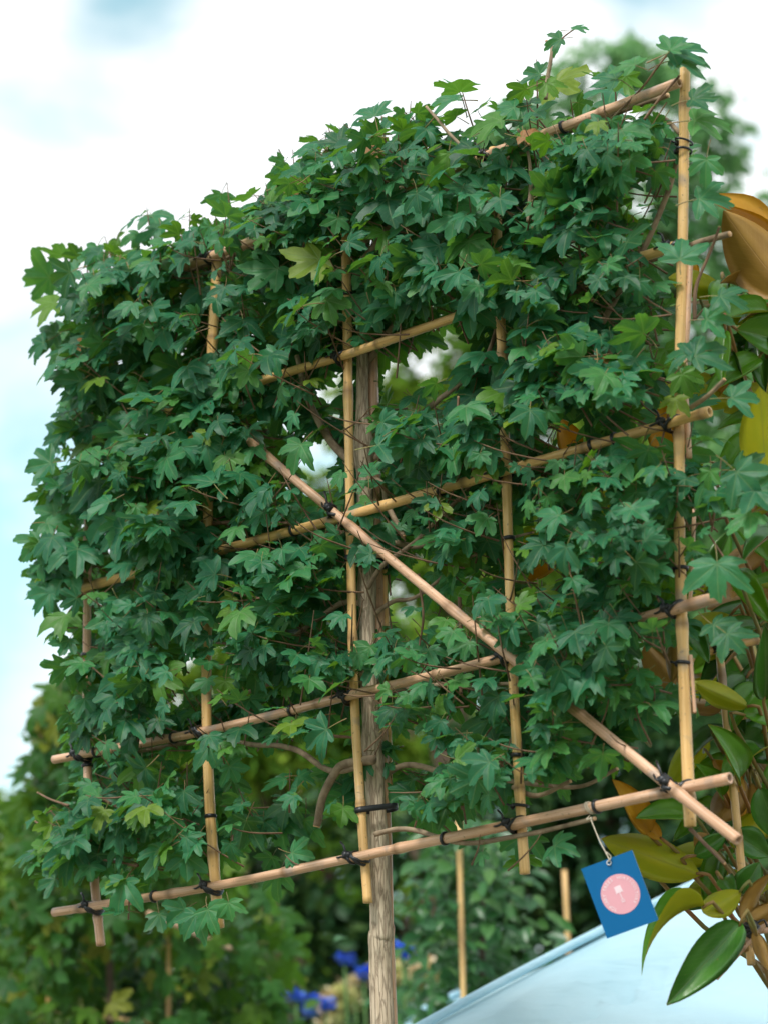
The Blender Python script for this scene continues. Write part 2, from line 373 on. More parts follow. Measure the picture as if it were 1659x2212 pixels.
MAPLE = [maple_variant(100 + i) for i in range(18)]
def maple_mesh(i, m):
    v, f, u, fm = MAPLE[i]
    return mesh('leaf', v, f, [m, M_PET], True, fm, u, {'rnd': np.full(len(v), i * 0.0556)})
def frame(pos, nrm, tip, s, sx=1.0):
    z = nrm.normalized(); y = tip - z * tip.dot(z)
    if y.length < 1e-3: y = z.orthogonal()
    y.normalize(); x = y.cross(z)
    return Matrix(((x.x * s * sx, y.x * s, z.x * s, pos.x), (x.y * s * sx, y.y * s, z.y * s, pos.y), (x.z * s * sx, y.z * s, z.z * s, pos.z), (0, 0, 0, 1)))
def joined(name, items, variants, mats, parent, kind='stuff', rs=None):
    """items: (variant index, matrix) -> one mesh object"""
    V = []; Fc = []; U = []; FM = []; RN = []; off = 0
    rg = np.random.RandomState(5)
    for i, mw in items:
        v, f, u, fm = variants[i]; A = np.array(mw)
        V.append(v @ A[:3, :3].T + A[:3, 3]); Fc.append(f + off); U.append(u); FM += fm; RN.append(np.full(len(v), rg.rand())); off += len(v)
    me = mesh(name, np.vstack(V), np.vstack(Fc), mats, True, FM, np.vstack(U), {'rnd': np.concatenate(RN)})
    o = link(name, me, parent)
    if kind: o['kind'] = kind
    return o

# simple pointed leaf for far crowns: folded lens, 8 triangles
def lens_variant(seed, wd_=0.5):
    r = random.Random(seed); bend = r.uniform(.1, .5); fo = r.uniform(.05, .3)
    vs = []; 
    for t, w in ((0, 0), (.3, .8), (.65, .85), (1, 0)):
        for sx in ((0,) if w == 0 else (-1, 0, 1)):
            vs.append((sx * w * wd_ * .5, t, fo * abs(sx) * w * .5 - bend * t * t * .5))
    fs = [(0, 2, 1), (0, 3, 2), (1, 2, 5), (1, 5, 4), (2, 3, 6), (2, 6, 5), (4, 5, 7), (5, 6, 7)]
    v = np.array(vs); return v, np.array(fs), v[:, :2].copy(), [0] * 8
LENS = [lens_variant(i, w) for i, w in enumerate((.45, .55, .65, .5))]
BROAD = [lens_variant(20 + i, w) for i, w in enumerate((.75, .9, .8, .95))]
def crown_items(lobes, n, size, variants=4, droop=.4, surf=.55, loose=.13):
    vol = [l[1].x * l[1].y * l[1].z for l in lobes]; tot = sum(v ** .8 for v in vol); items = []
    for (c, rad), v in zip(lobes, vol):
        m = int(n * v ** .8 / tot)
        # clumps inside each lobe
        clumps = []
        for k in range(max(6, m // 26)):
            d = rv().normalized() * (surf + (1 - surf) * rnd.random()) * rnd.uniform(.75, 1.08)
            clumps.append(Vector((d.x * rad.x, d.y * rad.y, d.z * rad.z)))
        for k in range(m):
            q = clumps[rnd.randrange(len(clumps))]
            p = c + q + Vector((rnd.gauss(0, 1) * rad.x, rnd.gauss(0, 1) * rad.y, rnd.gauss(0, 1) * rad.z)) * loose
            nr = (q.normalized() * .5 + UP * .6 + rv(.8)); tp = q.normalized() * .6 + rv(.8) - UP * droop
            items.append((rnd.randrange(variants), frame(p, nr, tp, size * rnd.uniform(.6, 1.3))))
    return items
def far_tree(name, label, base_uv, dist, lobes, n, size, m, bark, cat='tree', group=None, variants=None, tr=0.12, flat=.7, loose=.13):
    LB = []
    for (u, v, ru, *rest) in lobes:
        dd = dist + (rest[1] if len(rest) > 1 else 0); rvx = rest[0] if rest else ru
        k = dd / F; LB.append((at(u, v, dd), Vector((ru * k, ru * k * flat, rvx * k))))
    bx = at(base_uv[0], base_uv[1], dist); base = Vector((bx.x, bx.y, 0))
    t = empty(name, base, label, cat, group or 'blurred trees in the background')
    top = Vector((base.x, base.y, 0)); hi = max(l[0].z for l in LB)
    tb = MB(); ctr = sum((l[0] for l in LB), Vector()) / len(LB)
    pts = catmull([base - UP * .1, base + UP * (hi * .35) + rv(.05), Vector((base.x * .6 + ctr.x * .4, base.y * .6 + ctr.y * .4, hi * .65)), Vector((ctr.x, ctr.y, hi * .93))], 14)
    tube(tb, pts, [tr * (1.25 - .95 * i / 14) for i in range(15)], 10, jit=.15)
    tko = tb.build('trunk', bark, t)
    for c, rad in LB:
        lb = MB(); s = pts[rnd.randrange(5, 11)]
        tube(lb, catmull([s, s.lerp(c, .5) + UP * .1 * rad.z, c], 6), [tr * .4 * (1 - .8 * i / 6) for i in range(7)], 6)
        lb.build('limb', bark, tko)
    joined('crown', crown_items(LB, n, size, loose=loose), variants or LENS, [m], t)
    return t

# ------------------------------------------------------------------ background trees
far_tree('broadleaf_tree', 'tall blurred tree rising behind the top right corner of the bamboo trellis', (1480, 1100), 27,
         [(1285, 170, 105, 90), (1395, 155, 95, 85), (1460, 250, 115), (1170, 255, 90), (1535, 330, 85), (1230, 420, 110), (1370, 500, 170, 170), (1500, 470, 90), (1640, 480, 55), (1300, 680, 190), (1630, 640, 110), (1500, 760, 190), (1700, 700, 130)], 6200, .19, M_BG2, M_FARBARK, tr=.16, loose=.21)
far_tree('broadleaf_tree', 'light green blurred tree seen through the gaps right of the maple stem', (960, 1500), 21,
         [(980, 790, 170), (1120, 720, 170), (850, 900, 120), (760, 1080, 120), (930, 1150, 220), (1150, 1150, 230), (690, 1110, 90), (1330, 1000, 220)], 7000, .17, M_BG1, M_FARBARK, tr=.17)
far_tree('broadleaf_tree', 'yellow green blurred tree seen through the gaps left of the maple stem', (640, 1800), 17,
         [(650, 1280, 130), (520, 1400, 130), (400, 1530, 130), (620, 1560, 200), (800, 1420, 150), (330, 1700, 150), (760, 1700, 170)], 6500, .14, M_BG1, M_FARBARK, tr=.13)
far_tree('broadleaf_tree', 'soft green blurred tree at the far left edge below the blue sky', (30, 2300), 19,
         [(20, 1830, 120), (-60, 1780, 120), (90, 1950, 150), (-20, 2080, 180), (-150, 1950, 160), (120, 2150, 160)], 5000, .15, M_BG1, M_FARBARK, tr=.12)
far_tree('hedge_tree', 'dark green hedge tree behind the lower part of the maple stem', (760, 2350), 12,
         [(520, 1930, 170), (700, 1850, 170), (880, 1930, 180), (640, 2120, 200), (860, 2120, 170), (420, 2120, 200), (980, 1760, 140)], 5200, .10, M_BG3, M_FARBARK, cat='tree', tr=.08)
far_tree('hedge_tree', 'dark green hedge tree behind the blue tag and lower right trellis', (1300, 2350), 13,
         [(1120, 1900, 190), (1300, 1820, 190), (1230, 2060, 200), (1060, 2110, 160), (1420, 1950, 170), (1480, 1700, 200), (1330, 1560, 200), (1150, 1620, 190), (1420, 2130, 170)], 6000, .11, M_BG3, M_FARBARK, cat='tree', tr=.08)
far_tree('broadleaf_tree', 'shaded tree behind the magnolia at the right edge with pale sky gaps', (1640, 2200), 15,
         [(1560, 1050, 170), (1680, 1150, 190), (1600, 1350, 190), (1700, 1480, 200), (1580, 1600, 190), (1680, 1780, 210), (1450, 1350, 170), (1560, 880, 130)], 4600, .14, M_BG2, M_FARBARK, tr=.12)

far_tree('broadleaf_tree', 'pale distant tree low behind the left half of the trellis', (450, 2000), 36,
         [(450, 1750, 200), (650, 1650, 220), (250, 1900, 200), (600, 1950, 250), (850, 1800, 250), (850, 1500, 220), (350, 2100, 250), (800, 2150, 250)], 6500, .34, M_BG1, M_FARBARK, tr=.3)
far_tree('broadleaf_tree', 'pale distant tree low behind the right half of the trellis', (1250, 2000), 38,
         [(1050, 1350, 220), (1250, 1250, 230), (1200, 1550, 260), (1050, 1750, 250), (1400, 1450, 250), (1350, 1800, 280), (1600, 1300, 240), (1620, 1650, 280), (1150, 2050, 280), (1500, 2050, 280)], 8000, .36, M_BG2, M_FARBARK, tr=.3)

# ------------------------------------------------------------------ tents
def tent_mat():
    m, nt, b, o = mat('tent_fabric')
    tc = N(nt, 'ShaderNodeTexCoord'); nz = N(nt, 'ShaderNodeTexNoise', i_Scale=3.0, i_Detail=4.0); L(nt, tc.outputs['Object'], nz.inputs['Vector'])
    L(nt, ramp(nt, nz.outputs[0], ((0.3, (0.46, 0.70, 0.82)), (0.7, (0.58, 0.79, 0.88)))), b.inputs['Base Color'])
    b.inputs['Roughness'].default_value = 0.45
    mp = N(nt, 'ShaderNodeMapping', i_Scale=(1, 1, 7), i_Rotation=(0, .25, 0)); L(nt, tc.outputs['Object'], mp.inputs[0])
    n2 = N(nt, 'ShaderNodeTexNoise', i_Scale=4.0, i_Detail=4.0, i_Distortion=.6); L(nt, mp.outputs[0], n2.inputs['Vector'])
    bp = N(nt, 'ShaderNodeBump', i_Strength=0.25, i_Distance=0.05); L(nt, n2.outputs[0], bp.inputs['Height']); L(nt, bp.outputs[0], b.inputs['Normal'])
    t = N(nt, 'ShaderNodeBsdfTranslucent', i_Color=(0.6, 0.85, 0.92, 1)); ms = N(nt, 'ShaderNodeMixShader', i_0=0.3)
    L(nt, b.outputs[0], ms.inputs[1]); L(nt, t.outputs[0], ms.inputs[2]); L(nt, ms.outputs[0], o.inputs[0])
    return m
M_TENT = tent_mat(); M_POLE = simple('tent_pole', (0.6, 0.62, 0.64), 0.35, 0.6, None, 4)
def tent(label, peak, half, drop, rot, group='pale blue canopies'):
    base = Vector((peak.x, peak.y, 0)); t = empty('canopy_tent', base, label, 'tent', group)
    rm = Matrix.Rotation(rot, 4, 'Z')
    for q in range(4):                                       # each roof face sags between its hips and rolls over the hip poles
        vs = []; fs = []; A = 28; B = 24
        for i in range(A + 1):
            s = i / A                                        # 0 peak .. 1 eave
            for j in range(B + 1):
                t_ = j / B * 2 - 1
                w = half * s
                x = t_ * w; y = -w
                z = peak.z - drop * s
                edge = (1 - abs(t_)) * w                     # distance from the hip
                k = half / 1.65; e_ = edge / k
                z -= .08 * math.sin(math.pi * s) * (1 - t_ * t_) * k
                z += (.016 * math.sin(9 * t_ + 5 * s + q) * s * (1 - t_ * t_) + .045 * math.exp(-((e_ - .16) / .10) ** 2) * min(1, s * 2) - .10 * math.exp(-((e_ - .34 - .05 * math.sin(6 * s)) / .04) ** 2) * min(1, s * 2) - .02 * math.exp(-((e_ - .62) / .05) ** 2)) * k
                vs.append(Vector((x, y, z)))
        for i in range(A):
            for j in range(B):
                a = i * (B + 1) + j; fs.append((a, a + B + 1, a + B + 2, a + 1))
        mq = rm @ Matrix.Rotation(q * math.pi / 2, 4, 'Z')
        vs = [mq @ v + base for v in vs]
        link('roof_panel', mesh('roof_panel', vs, fs, M_TENT), t)
        lo = [mq @ Vector((-half + 2 * half * j / 12, -half - .004, peak.z - drop - .02 + dz)) + base for dz in (0, -.12) for j in range(13)]
        link('valance', mesh('valance', lo, [(j, j + 1, j + 14, j + 13) for j in range(12)], M_TENT), t)
        pb = MB(); c = mq @ Vector((-half + .03, -half + .03, 0)) + base
        tube(pb, [c, c + UP * (peak.z - drop - .04)], .016, 8); pb.build('pole', M_POLE, t)
        hb = MB(); e = mq @ Vector((-half, -half, peak.z - drop + .008)) + base; pk = Vector((peak.x, peak.y, peak.z + .008))
        tube(hb, catmull([pk, pk.lerp(e, .5) + UP * .008, e], 10), .009, 10); hb.build('hip_seam', M_TENT, t)
    return t
tent('pale blue canopy tent roof below the blue tag at lower right', at(1560, 1886, 5.2), .894, .4875, 0.0)
tent('second pale canopy roof corner just right of the maple stem at bottom', at(1010, 2140, 6.8), .65, .35, 0.0)

# ------------------------------------------------------------------ flowering plants beyond the stem
M_BLUE = simple('blue_petal', (0.04, 0.15, 0.8), 0.5, 0.3, (0.12, 0.28, 0.85), 30)
M_PALE = simple('cream_petal', (0.62, 0.68, 0.3), 0.5, 0.4, (0.85, 0.66, 0.5), 8)
M_STEM = simple('green_stem', (0.06, 0.14, 0.03), 0.6, 0.4, None, 20)
def petals(mb, c, r, n, flat=.5):
    for k in range(n):
        a = k * 2.4; d = Vector((math.cos(a), math.sin(a), rnd.uniform(-.2, .6))).normalized() * r * rnd.uniform(.6, 1.1); s = d.cross(UP).normalized() * r * .38
        b = len(mb.v); p = c + rv(r * .3)
        for q in (p, p + d * .5 + s, p + d + UP * r * .15, p + d * .5 - s): mb.v.append(q); mb.uv.append((0, 0)); mb.nd.append(0)
        mb.f.append((b, b + 1, b + 2, b + 3)); mb.fm.append(0)
def flower(u, v, dist, r, blue, label, nfl=3):
    top = at(u, v, dist); base = Vector((top.x + .05, top.y, 0))
    t = empty('flowering_plant', base, label, 'flower', 'blue and cream flowers beyond the stem')
    for k in range(nfl):
        q = top + Vector((rnd.uniform(-1, 1) * r * 1.3, rnd.uniform(-.05, .05), rnd.uniform(-1, .6) * r))
        sb = MB(); tube(sb, catmull([base + rv(.03) * 1.0, base.lerp(q, .6) + rv(.04), q], 8), .006, 5); so_ = sb.build('stem', M_STEM, t)
        fb = MB()
        for _ in range(5): petals(fb, q + rv(r * .35), r * .75, 8)
        fb.build('blossom', M_BLUE if blue else M_PALE, so_)
    its = []
    for k in range(45):
        p = base.lerp(top, rnd.uniform(.5, .94)) + rv(.13); its.append((rnd.randrange(4), frame(p, rv() + UP * .6, rv() - UP * .2, rnd.uniform(.06, .12))))
    joined('foliage', its, LENS, [M_BG4], t)
flower(872, 2040, 8.2, .046, True, 'bright blue flower head right of the maple stem', 3)
flower(772, 2085, 8.4, .046, True, 'blue flowers just left of the maple stem', 3)
flower(668, 2160, 8.0, .046, True, 'lowest cluster of blue flowers left of the stem near the bottom edge', 4)
flower(815, 2120, 8.8, .065, False, 'cream flowers half hidden behind the maple stem', 7)
flower(905, 2090, 9.0, .065, False, 'pale cream flowers right of the stem below the blue flower', 6)
flower(730, 2180, 8.6, .065, False, 'cream flowers between the blue clusters at the bottom edge', 8)
flower(885, 2150, 9.2, .05, False, 'peach flowers beside the foot of the stem at the bottom edge', 4)

# ------------------------------------------------------------------ neighbouring plants, out of focus
def cane_simple(t, p, q, r=.009, m=None, name='cane'):
    mb = MB(); n = 24; pts = [p.lerp(q, i / n) for i in range(n + 1)]; nds = [0.0] * (n + 1); rs = [r] * (n + 1)
    for i in range(3, n, 6): rs[i] = r * 1.12; nds[i] = 1.0
    tube(mb, pts, rs, 10, nodes=nds, hollow=True); return mb.build(name, m or M_CANE, t)
def down(p): return Vector((p.x, p.y, -0.05))
# left: second pleached maple on its own canes
b = at(240, 2200, 6.6)
np1 = empty('pleached_maple', Vector((b.x, b.y, 0)), 'blurred leafy maple on canes behind the trellis at lower left', 'tree')
tb = MB(); tube(tb, catmull([Vector((b.x, b.y, -.1)), Vector((b.x, b.y, 1.4)), at(235, 1500, 6.6)], 14), [.022 - .0011 * i for i in range(15)], 10, jit=.1); tb.build('trunk', M_FARBARK, np1)
its = []
for k in range(900):
    v = rnd.uniform(1440, 2330); lo = np.interp(v, [1440, 1500, 1600, 1750, 1900, 2330], [180, 105, 60, 40, 20, 10]); hi_ = np.interp(v, [1440, 1600, 1800, 1950, 2330], [240, 330, 380, 620, 660])
    u = rnd.uniform(lo, hi_); p = at(u, v, 6.6 + rnd.uniform(-.25, .3))
    its.append((rnd.randrange(12), frame(p, Vector((-.2, -.7, .6)) + rv(.7), rv(.7) - UP * .6, rnd.uniform(.045, .07))))
joined('foliage', its, MAPLE, [M_BG4, M_PET], np1)
nf1 = empty('bamboo_trellis', Vector((b.x - .1, b.y, 0)), 'blurred bamboo cane frame among the dark leaves at bottom left', 'trellis')
for (u1, v1, u2, v2) in ((108, 1985, 92, 2260), (366, 1945, 344, 2260)):
    p, q = at(u1, v1, 6.5), at(u2, v2, 6.5); cane_simple(nf1, p, down(q), .0068, M_CANE)
cane_simple(nf1, at(165, 2192, 6.5), at(340, 2210, 6.5), .006, M_CANE)
cane_simple(nf1, at(320, 1972, 6.3), at(500, 2050, 6.4), .007, M_CANE_W)
# large dark leaves bottom left
b = at(430, 2330, 7.2)
np2 = empty('laurel_shrub', Vector((b.x, b.y, 0)), 'dark large leaved shrub blurred at bottom left between the canes', 'shrub')
tb = MB(); tube(tb, catmull([Vector((b.x, b.y, -.1)), Vector((b.x, b.y, 1.5)), at(430, 1990, 7.2)], 10), [.02 - .0012 * i for i in range(11)], 8); tb.build('stem', M_FARBARK, np2)
its = []
for k in range(620):
    u = rnd.uniform(120, 600); v = rnd.uniform(1960 + .2 * abs(u - 360), 2360)
    its.append((rnd.randrange(4), frame(at(u, v, 7.2 + rnd.uniform(-.3, .5)), Vector((0, -.5, .8)) + rv(.6), rv(1) - UP * .3, rnd.uniform(.07, .11))))
joined('foliage', its, BROAD, [M_BG3], np2)
# right of the stem: upright shrub tied to a cane
b = at(985, 2300, 6.3)
np3 = empty('hornbeam_shrub', Vector((b.x, b.y, 0)), 'upright leafy green shrub on a cane right of the maple stem', 'shrub')
tb = MB(); tube(tb, catmull([Vector((b.x + .06, b.y, -.1)), Vector((b.x + .06, b.y, 1.5)), at(1040, 1800, 6.3)], 10), [.016 - .001 * i for i in range(11)], 8); tb.build('stem', M_FARBARK, np3)
its = []
for k in range(900):
    v = rnd.uniform(1770, 2330); wv = np.interp(v, [1770, 1850, 2000, 2330], [70, 120, 150, 150]); u = rnd.gauss(1020, wv * .55)
    its.append((rnd.randrange(4), frame(at(u, v, 6.3 + rnd.uniform(-.15, .25)), Vector((0, -.6, .7)) + rv(.6), Vector((rnd.uniform(-1, 1), -.3, -.35)), rnd.uniform(.045, .07))))
joined('foliage', its, LENS, [leaf_mat('hornbeam_leaf', ((0, (0.025, 0.10, 0.04)), (.6, (0.045, 0.16, 0.05)), (1, (0.09, 0.21, 0.05))), (.1, .28, .03), .3, .35, 0, False)], np3)
nf3 = empty('cane_stake', down(at(975, 2200, 6.05)) + UP * .05, 'blurred single bamboo stake in front of the upright shrub', 'stake')
cane_simple(nf3, at(990, 1760, 6.2), down(at(970, 2230, 6.2)), .0072, M_CANE)
nf4 = empty('cane_stake', down(at(1217, 1950, 7.6)) + UP * .05, 'short blurred bamboo stake left of the blue tag', 'stake')
cane_simple(nf4, at(1218, 1880, 7.6), down(at(1214, 1990, 7.6)), .0075, M_CANE)

# ------------------------------------------------------------------ trellis of bamboo canes
RC = 0.0074
tr_base = pan(845, 2200, -.05)
trel = empty('bamboo_trellis', Vector((tr_base.x, tr_base.y, 0)), 'golden bamboo cane trellis lashed with black ties supporting the trained maple', 'trellis')
CANES = {}; CANEO = {}
def cane(key, pts, off, r=RC, m=None, extra=None, nodes=None):
    P = [pan(u, v, off) for u, v in pts]
    if extra: P += extra
    n = max(40, int(sum((P[i + 1] - P[i]).length for i in range(len(P) - 1)) / .012))
    C = catmull(P, n); rs = []; nd = []; s = 0.0; rg = random.Random(sum(map(ord, key)))
    gap = rg.uniform(.05, .25); nxt = gap; ph = rg.uniform(0, 6)
    for i, p in enumerate(C):
        if i: s += (C[i] - C[i - 1]).length
        k = 0.0
        if s >= nxt: k = 1.0; nxt += rg.uniform(.17, .27)
        nd.append(k); rs.append(r * (1 + .05 * math.sin(s * 3 + ph)))
    for i, k in enumerate(nd):
        if k:
            rs[i] *= 1.17
            if i + 1 < len(rs): rs[i + 1] *= 1.11
            if i: rs[i - 1] *= .95
            if i + 2 < len(rs): rs[i + 2] *= 1.03
    mb = MB(); tube(mb, C, rs, 16, nodes=nd, hollow=True, jit=.05)
    CANES[key] = C
    CANEO[key] = mb.build('cane', m or M_CANE, trel); return CANEO[key]
VOFF, HOFF, DOFF = 0.0, .0150, .0305
cane('V1', [(205, 665), (196, 900), (190, 1240), (190, 1650), (205, 1900), (219, 2042)], VOFF, m=M_CANE_W)
cane('V2', [(472, 525), (462, 700), (455, 850), (450, 1120), (447, 1500), (455, 1750), (474, 2004)], VOFF, r=.0086)
cane('V3', [(744, 415), (749, 600), (755, 1000), (764, 1450), (777, 1700), (795, 1950)], VOFF)
cane('V4', [(1066, 320), (1081, 700), (1092, 1000), (1105, 1400), (1121, 1700), (1133, 1888)], VOFF)
cane('V5', [(1479, 148), (1474, 500), (1467, 850), (1468, 1200), (1478, 1500), (1490, 1785)], VOFF, r=.0078)
cane('H1', [(118, 1971), (460, 1915), (785, 1848), (1120, 1778), (1576, 1681)], HOFF, r=.0076, m=M_CANE_W)
cane('H2', [(118, 1641), (450, 1578), (770, 1499), (1050, 1430), (1552, 1289)], HOFF, m=M_CANE_W)
cane('H3', [(155, 1277), (495, 1184), (757, 1113), (1090, 1017), (1532, 889)], HOFF)
cane('H4', [(180, 950), (570, 821), (752, 765), (1000, 680), (1455, 533)], HOFF)
cane('H5', [(195, 652), (468, 550), (745, 450), (1160, 296), (1466, 178)], HOFF, r=.0080, m=M_CANE_W)
cane('DG', [(538, 952), (735, 1118), (1060, 1385), (1450, 1702), (1594, 1815)], DOFF, m=M_CANE_W)
st = pan(846, 2260, -.056)
cane('ST', [(800, 560), (808, 1000), (819, 1400), (833, 1800), (843, 2150)], -.056, r=.0092, m=M_CANE_W, extra=[Vector((st.x + .004, st.y, 1.0)), Vector((st.x + .005, st.y, -.12))])
cane('S2', [(828, 1150), (836, 1400), (842, 1720)], -.066, r=.0046)
# slim canes along the right upright
cane('S5', [(1490, 560), (1484, 700), (1478, 800), (1488, 990)], -.006, r=.0042, m=M_CANE_W)
cane('S6', [(1499, 1100), (1493, 1250), (1489, 1300)], -.006, r=.0026, m=M_CANE_W)
cane('S7', [(1491, 1415), (1500, 1540)], -.004, r=.0024, m=M_CANE_W)

def nearest(C, p):
    i = min(range(len(C)), key=lambda k: (C[k] - p).length); j = min(max(i, 1), len(C) - 2)
    return C[i], (C[j + 1] - C[j - 1]).normalized()
def loop(mb, c, ax, ra, rb, r, tilt=0.0, wide=1.0, seg=22):
    """closed band round an axis: ra across, rb along the front-back direction"""
    f = (PN - ax * PN.dot(ax)).normalized(); s = ax.cross(f); base = len(mb.v); sd_ = 8
    for i in range(seg):
        a = 2 * math.pi * i / seg; rad = s * math.cos(a) * ra + f * math.sin(a) * rb
        p = c + rad + ax * tilt * math.cos(a); rd = rad.normalized()
        for k in range(sd_):
            b_ = 2 * math.pi * k / sd_; mb.v.append(p + rd * math.cos(b_) * r + ax * math.sin(b_) * r * wide); mb.uv.append((0, 0)); mb.nd.append(0)
    for i in range(seg):
        for k in range(sd_):
            i2 = (i + 1) % seg; k2 = (k + 1) % sd_
            mb.f.append((base + i * sd_ + k, base + i2 * sd_ + k, base + i2 * sd_ + k2, base + i * sd_ + k2)); mb.fm.append(0)
def lump(mb, c, r, seed):
    rr = random.Random(seed); base = len(mb.v); n, m = 8, 6
    for i in range(m + 1):
        for k in range(n):
            a = math.pi * i / m; b_ = 2 * math.pi * k / n; d = Vector((math.sin(a) * math.cos(b_), math.sin(a) * math.sin(b_), math.cos(a)))
            mb.v.append(c + d * r * (.75 + .5 * rr.random())); mb.uv.append((0, 0)); mb.nd.append(0)
    for i in range(m):
        for k in range(n):
            k2 = (k + 1) % n; mb.f.append((base + i * n + k, base + (i + 1) * n + k, base + (i + 1) * n + k2, base + i * n + k2)); mb.fm.append(0)
def band(key, u, v, rb=1.0, wide=2.2, head=None, off=0.0, ra=1.0):
    c, ax = nearest(CANES[key], pan(u, v, {'V': VOFF, 'H': HOFF, 'D': DOFF, 'S': -.05}[key[0]])); mb = MB()
    cc_ = c + PN * off
    loop(mb, cc_, ax, (RC + .0016) * ra, (RC + .0016) * rb, .0014, rnd.uniform(-.0015, .0015), wide)
    if head is not None:
        f = (PN - ax * PN.dot(ax)).normalized(); s = ax.cross(f); p = cc_ + f * (RC + .004) * math.sin(head) + s * (RC + .004) * math.cos(head)
        lump(mb, p, .0042, int(u))
        tube(mb, [p, p + s * .008 + UP * .004 + f * .003], .0016, 6)
    mb.build('tie_band', M_TIE, CANEO[key])
for k in (('H3', 632, 1148), ('H3', 952, 1055), ('H3', 1275, 965), ('H3', 1330, 945), ('H2', 372, 1595), ('H2', 632, 1533), ('H2', 205, 1622), ('H1', 330, 1940), ('H1', 967, 1815), ('H1', 1283, 1745),
          ('V1', 190, 1655), ('V1', 190, 1405), ('V2', 458, 1755), ('V4', 1117, 1632), ('V4', 1096, 1160), ('V3', 750, 642), ('H5', 615, 499), ('H5', 1218, 272)):
    band(*k)
band('V4', 1126, 1742, 1.5, 1.6, .4); band('V5', 1471, 1222, 1.25, 2.0, .9, -.001); band('V5', 1481, 1432, 1.5, 1.8, .2, -.003); band('V5', 1476, 330, 1.6, 1.4, .3); band('V5', 1476, 315, 1.9, 1.2, .1)
# wide straps holding the stem to the middle upright
for (u, v) in ((770, 1217), (790, 1746)):
    c, ax = nearest(CANES['V3'], pan(u, v)); c2 = pan(u + 44, v, -.036); mb = MB(); o = []
    f = PN; s = ax.cross(f).normalized(); ctr = (c + c2) / 2; d = (c2 - c); dl = d.length; dn = d.normalized(); pr = ax.cross(dn).normalized()
    ring = []
    for i in range(14):
        a = math.pi / 2 + math.pi * i / 13; ring.append(c + (dn * math.cos(a) + pr * math.sin(a)) * (RC + .0012))
    for i in range(14):
        a = -math.pi / 2 + math.pi * i / 13; ring.append(c2 + (dn * math.cos(a) + pr * math.sin(a)) * .0165)
    n = len(ring); hw = .0045
    for th in (0, .0016):
        for z in (-hw, hw):
            for p in ring: mb.v.append(p + (p - ctr).normalized() * th + ax * z); mb.uv.append((0, 0)); mb.nd.append(0)
    for i in range(n):
        j = (i + 1) % n
        for q in ((i, j, n + j, n + i), (2 * n + i, 3 * n + i, 3 * n + j, 2 * n + j), (n + i, n + j, 3 * n + j, 3 * n + i), (i, 2 * n + i, 2 * n + j, j)): mb.f.append(q); mb.fm.append(0)
    mb.build('strap', M_TIE, CANEO['V3'])
def knot(k1, k2, u, v, big=1.0, side=-1):
    c1, a1 = nearest(CANES[k1], pan(u, v, HOFF)); c2, a2 = nearest(CANES[k2], c1); c1, a1 = nearest(CANES[k1], c2)
    mb = MB(); mid = (c1 + c2) / 2; dg = (a1 - a2).normalized() if a1.dot(a2) > 0 else (a1 + a2).normalized()
    ax = dg.cross(PN).normalized(); axs = ax.cross(PN).normalized()
    gapv = abs((c1 - c2).dot(PN)) / 2
    for t_ in (0.0, .0026):
        loop(mb, mid + axs * 0 + ax * 0, (axs + a1 * .12 * (1 if t_ else -1)).normalized(), RC * 1.75 * (1 + t_ * 10), gapv + RC + .0022, .0018, .002 if t_ else -.002, 1.4)
    p = c1 + a1 * (-.012 if a1.x > 0 else .012) * (1 if side < 0 else -1) + UP * .004 + PN * (RC * .9)
    lump(mb, p, .0062 * big, int(u + v)); lump(mb, p + a1 * .006 + PN * .001, .0048 * big, int(u * 2 + v))
    loop(mb, c1 + a1 * (-.008 if a1.x > 0 else .008), a1, RC + .0016, RC + .0016, .0017, .003, 1.7)
    e = p + rv(.002)
    tube(mb, catmull([p, e + UP * .012 + PN * .004, e + UP * .020 - a1 * .010], 5), .0017, 6)
    tube(mb, catmull([p, e - UP * .004 + PN * .007 - a1 * .006, e - UP * .002 - a1 * .018], 5), .0016, 6)
    mb.build('tie_knot', M_TIE, trel)
for h, v_, u, y in (('H1', 'V1', 210, 1955), ('H2', 'V1', 190, 1628), ('H1', 'V2', 465, 1914), ('H2', 'V2', 449, 1578), ('H1', 'V3', 785, 1848), ('H2', 'V3', 768, 1499), ('H3', 'V3', 757, 1113), ('H4', 'V3', 752, 765),
                    ('H3', 'V4', 1092, 1017), ('H1', 'V4', 1126, 1776), ('H2', 'V4', 1106, 1414), ('H3', 'V5', 1468, 908), ('H2', 'V5', 1470, 1312), ('H1', 'V5', 1487, 1700), ('H5', 'V2', 470, 549), ('H4', 'V5', 1473, 530), ('H5', 'V4', 1068, 330)):
    knot(h, v_, u, y)
knot('DG', 'H3', 735, 1118, 1.15); knot('DG', 'H1', 1455, 1705, 1.2)

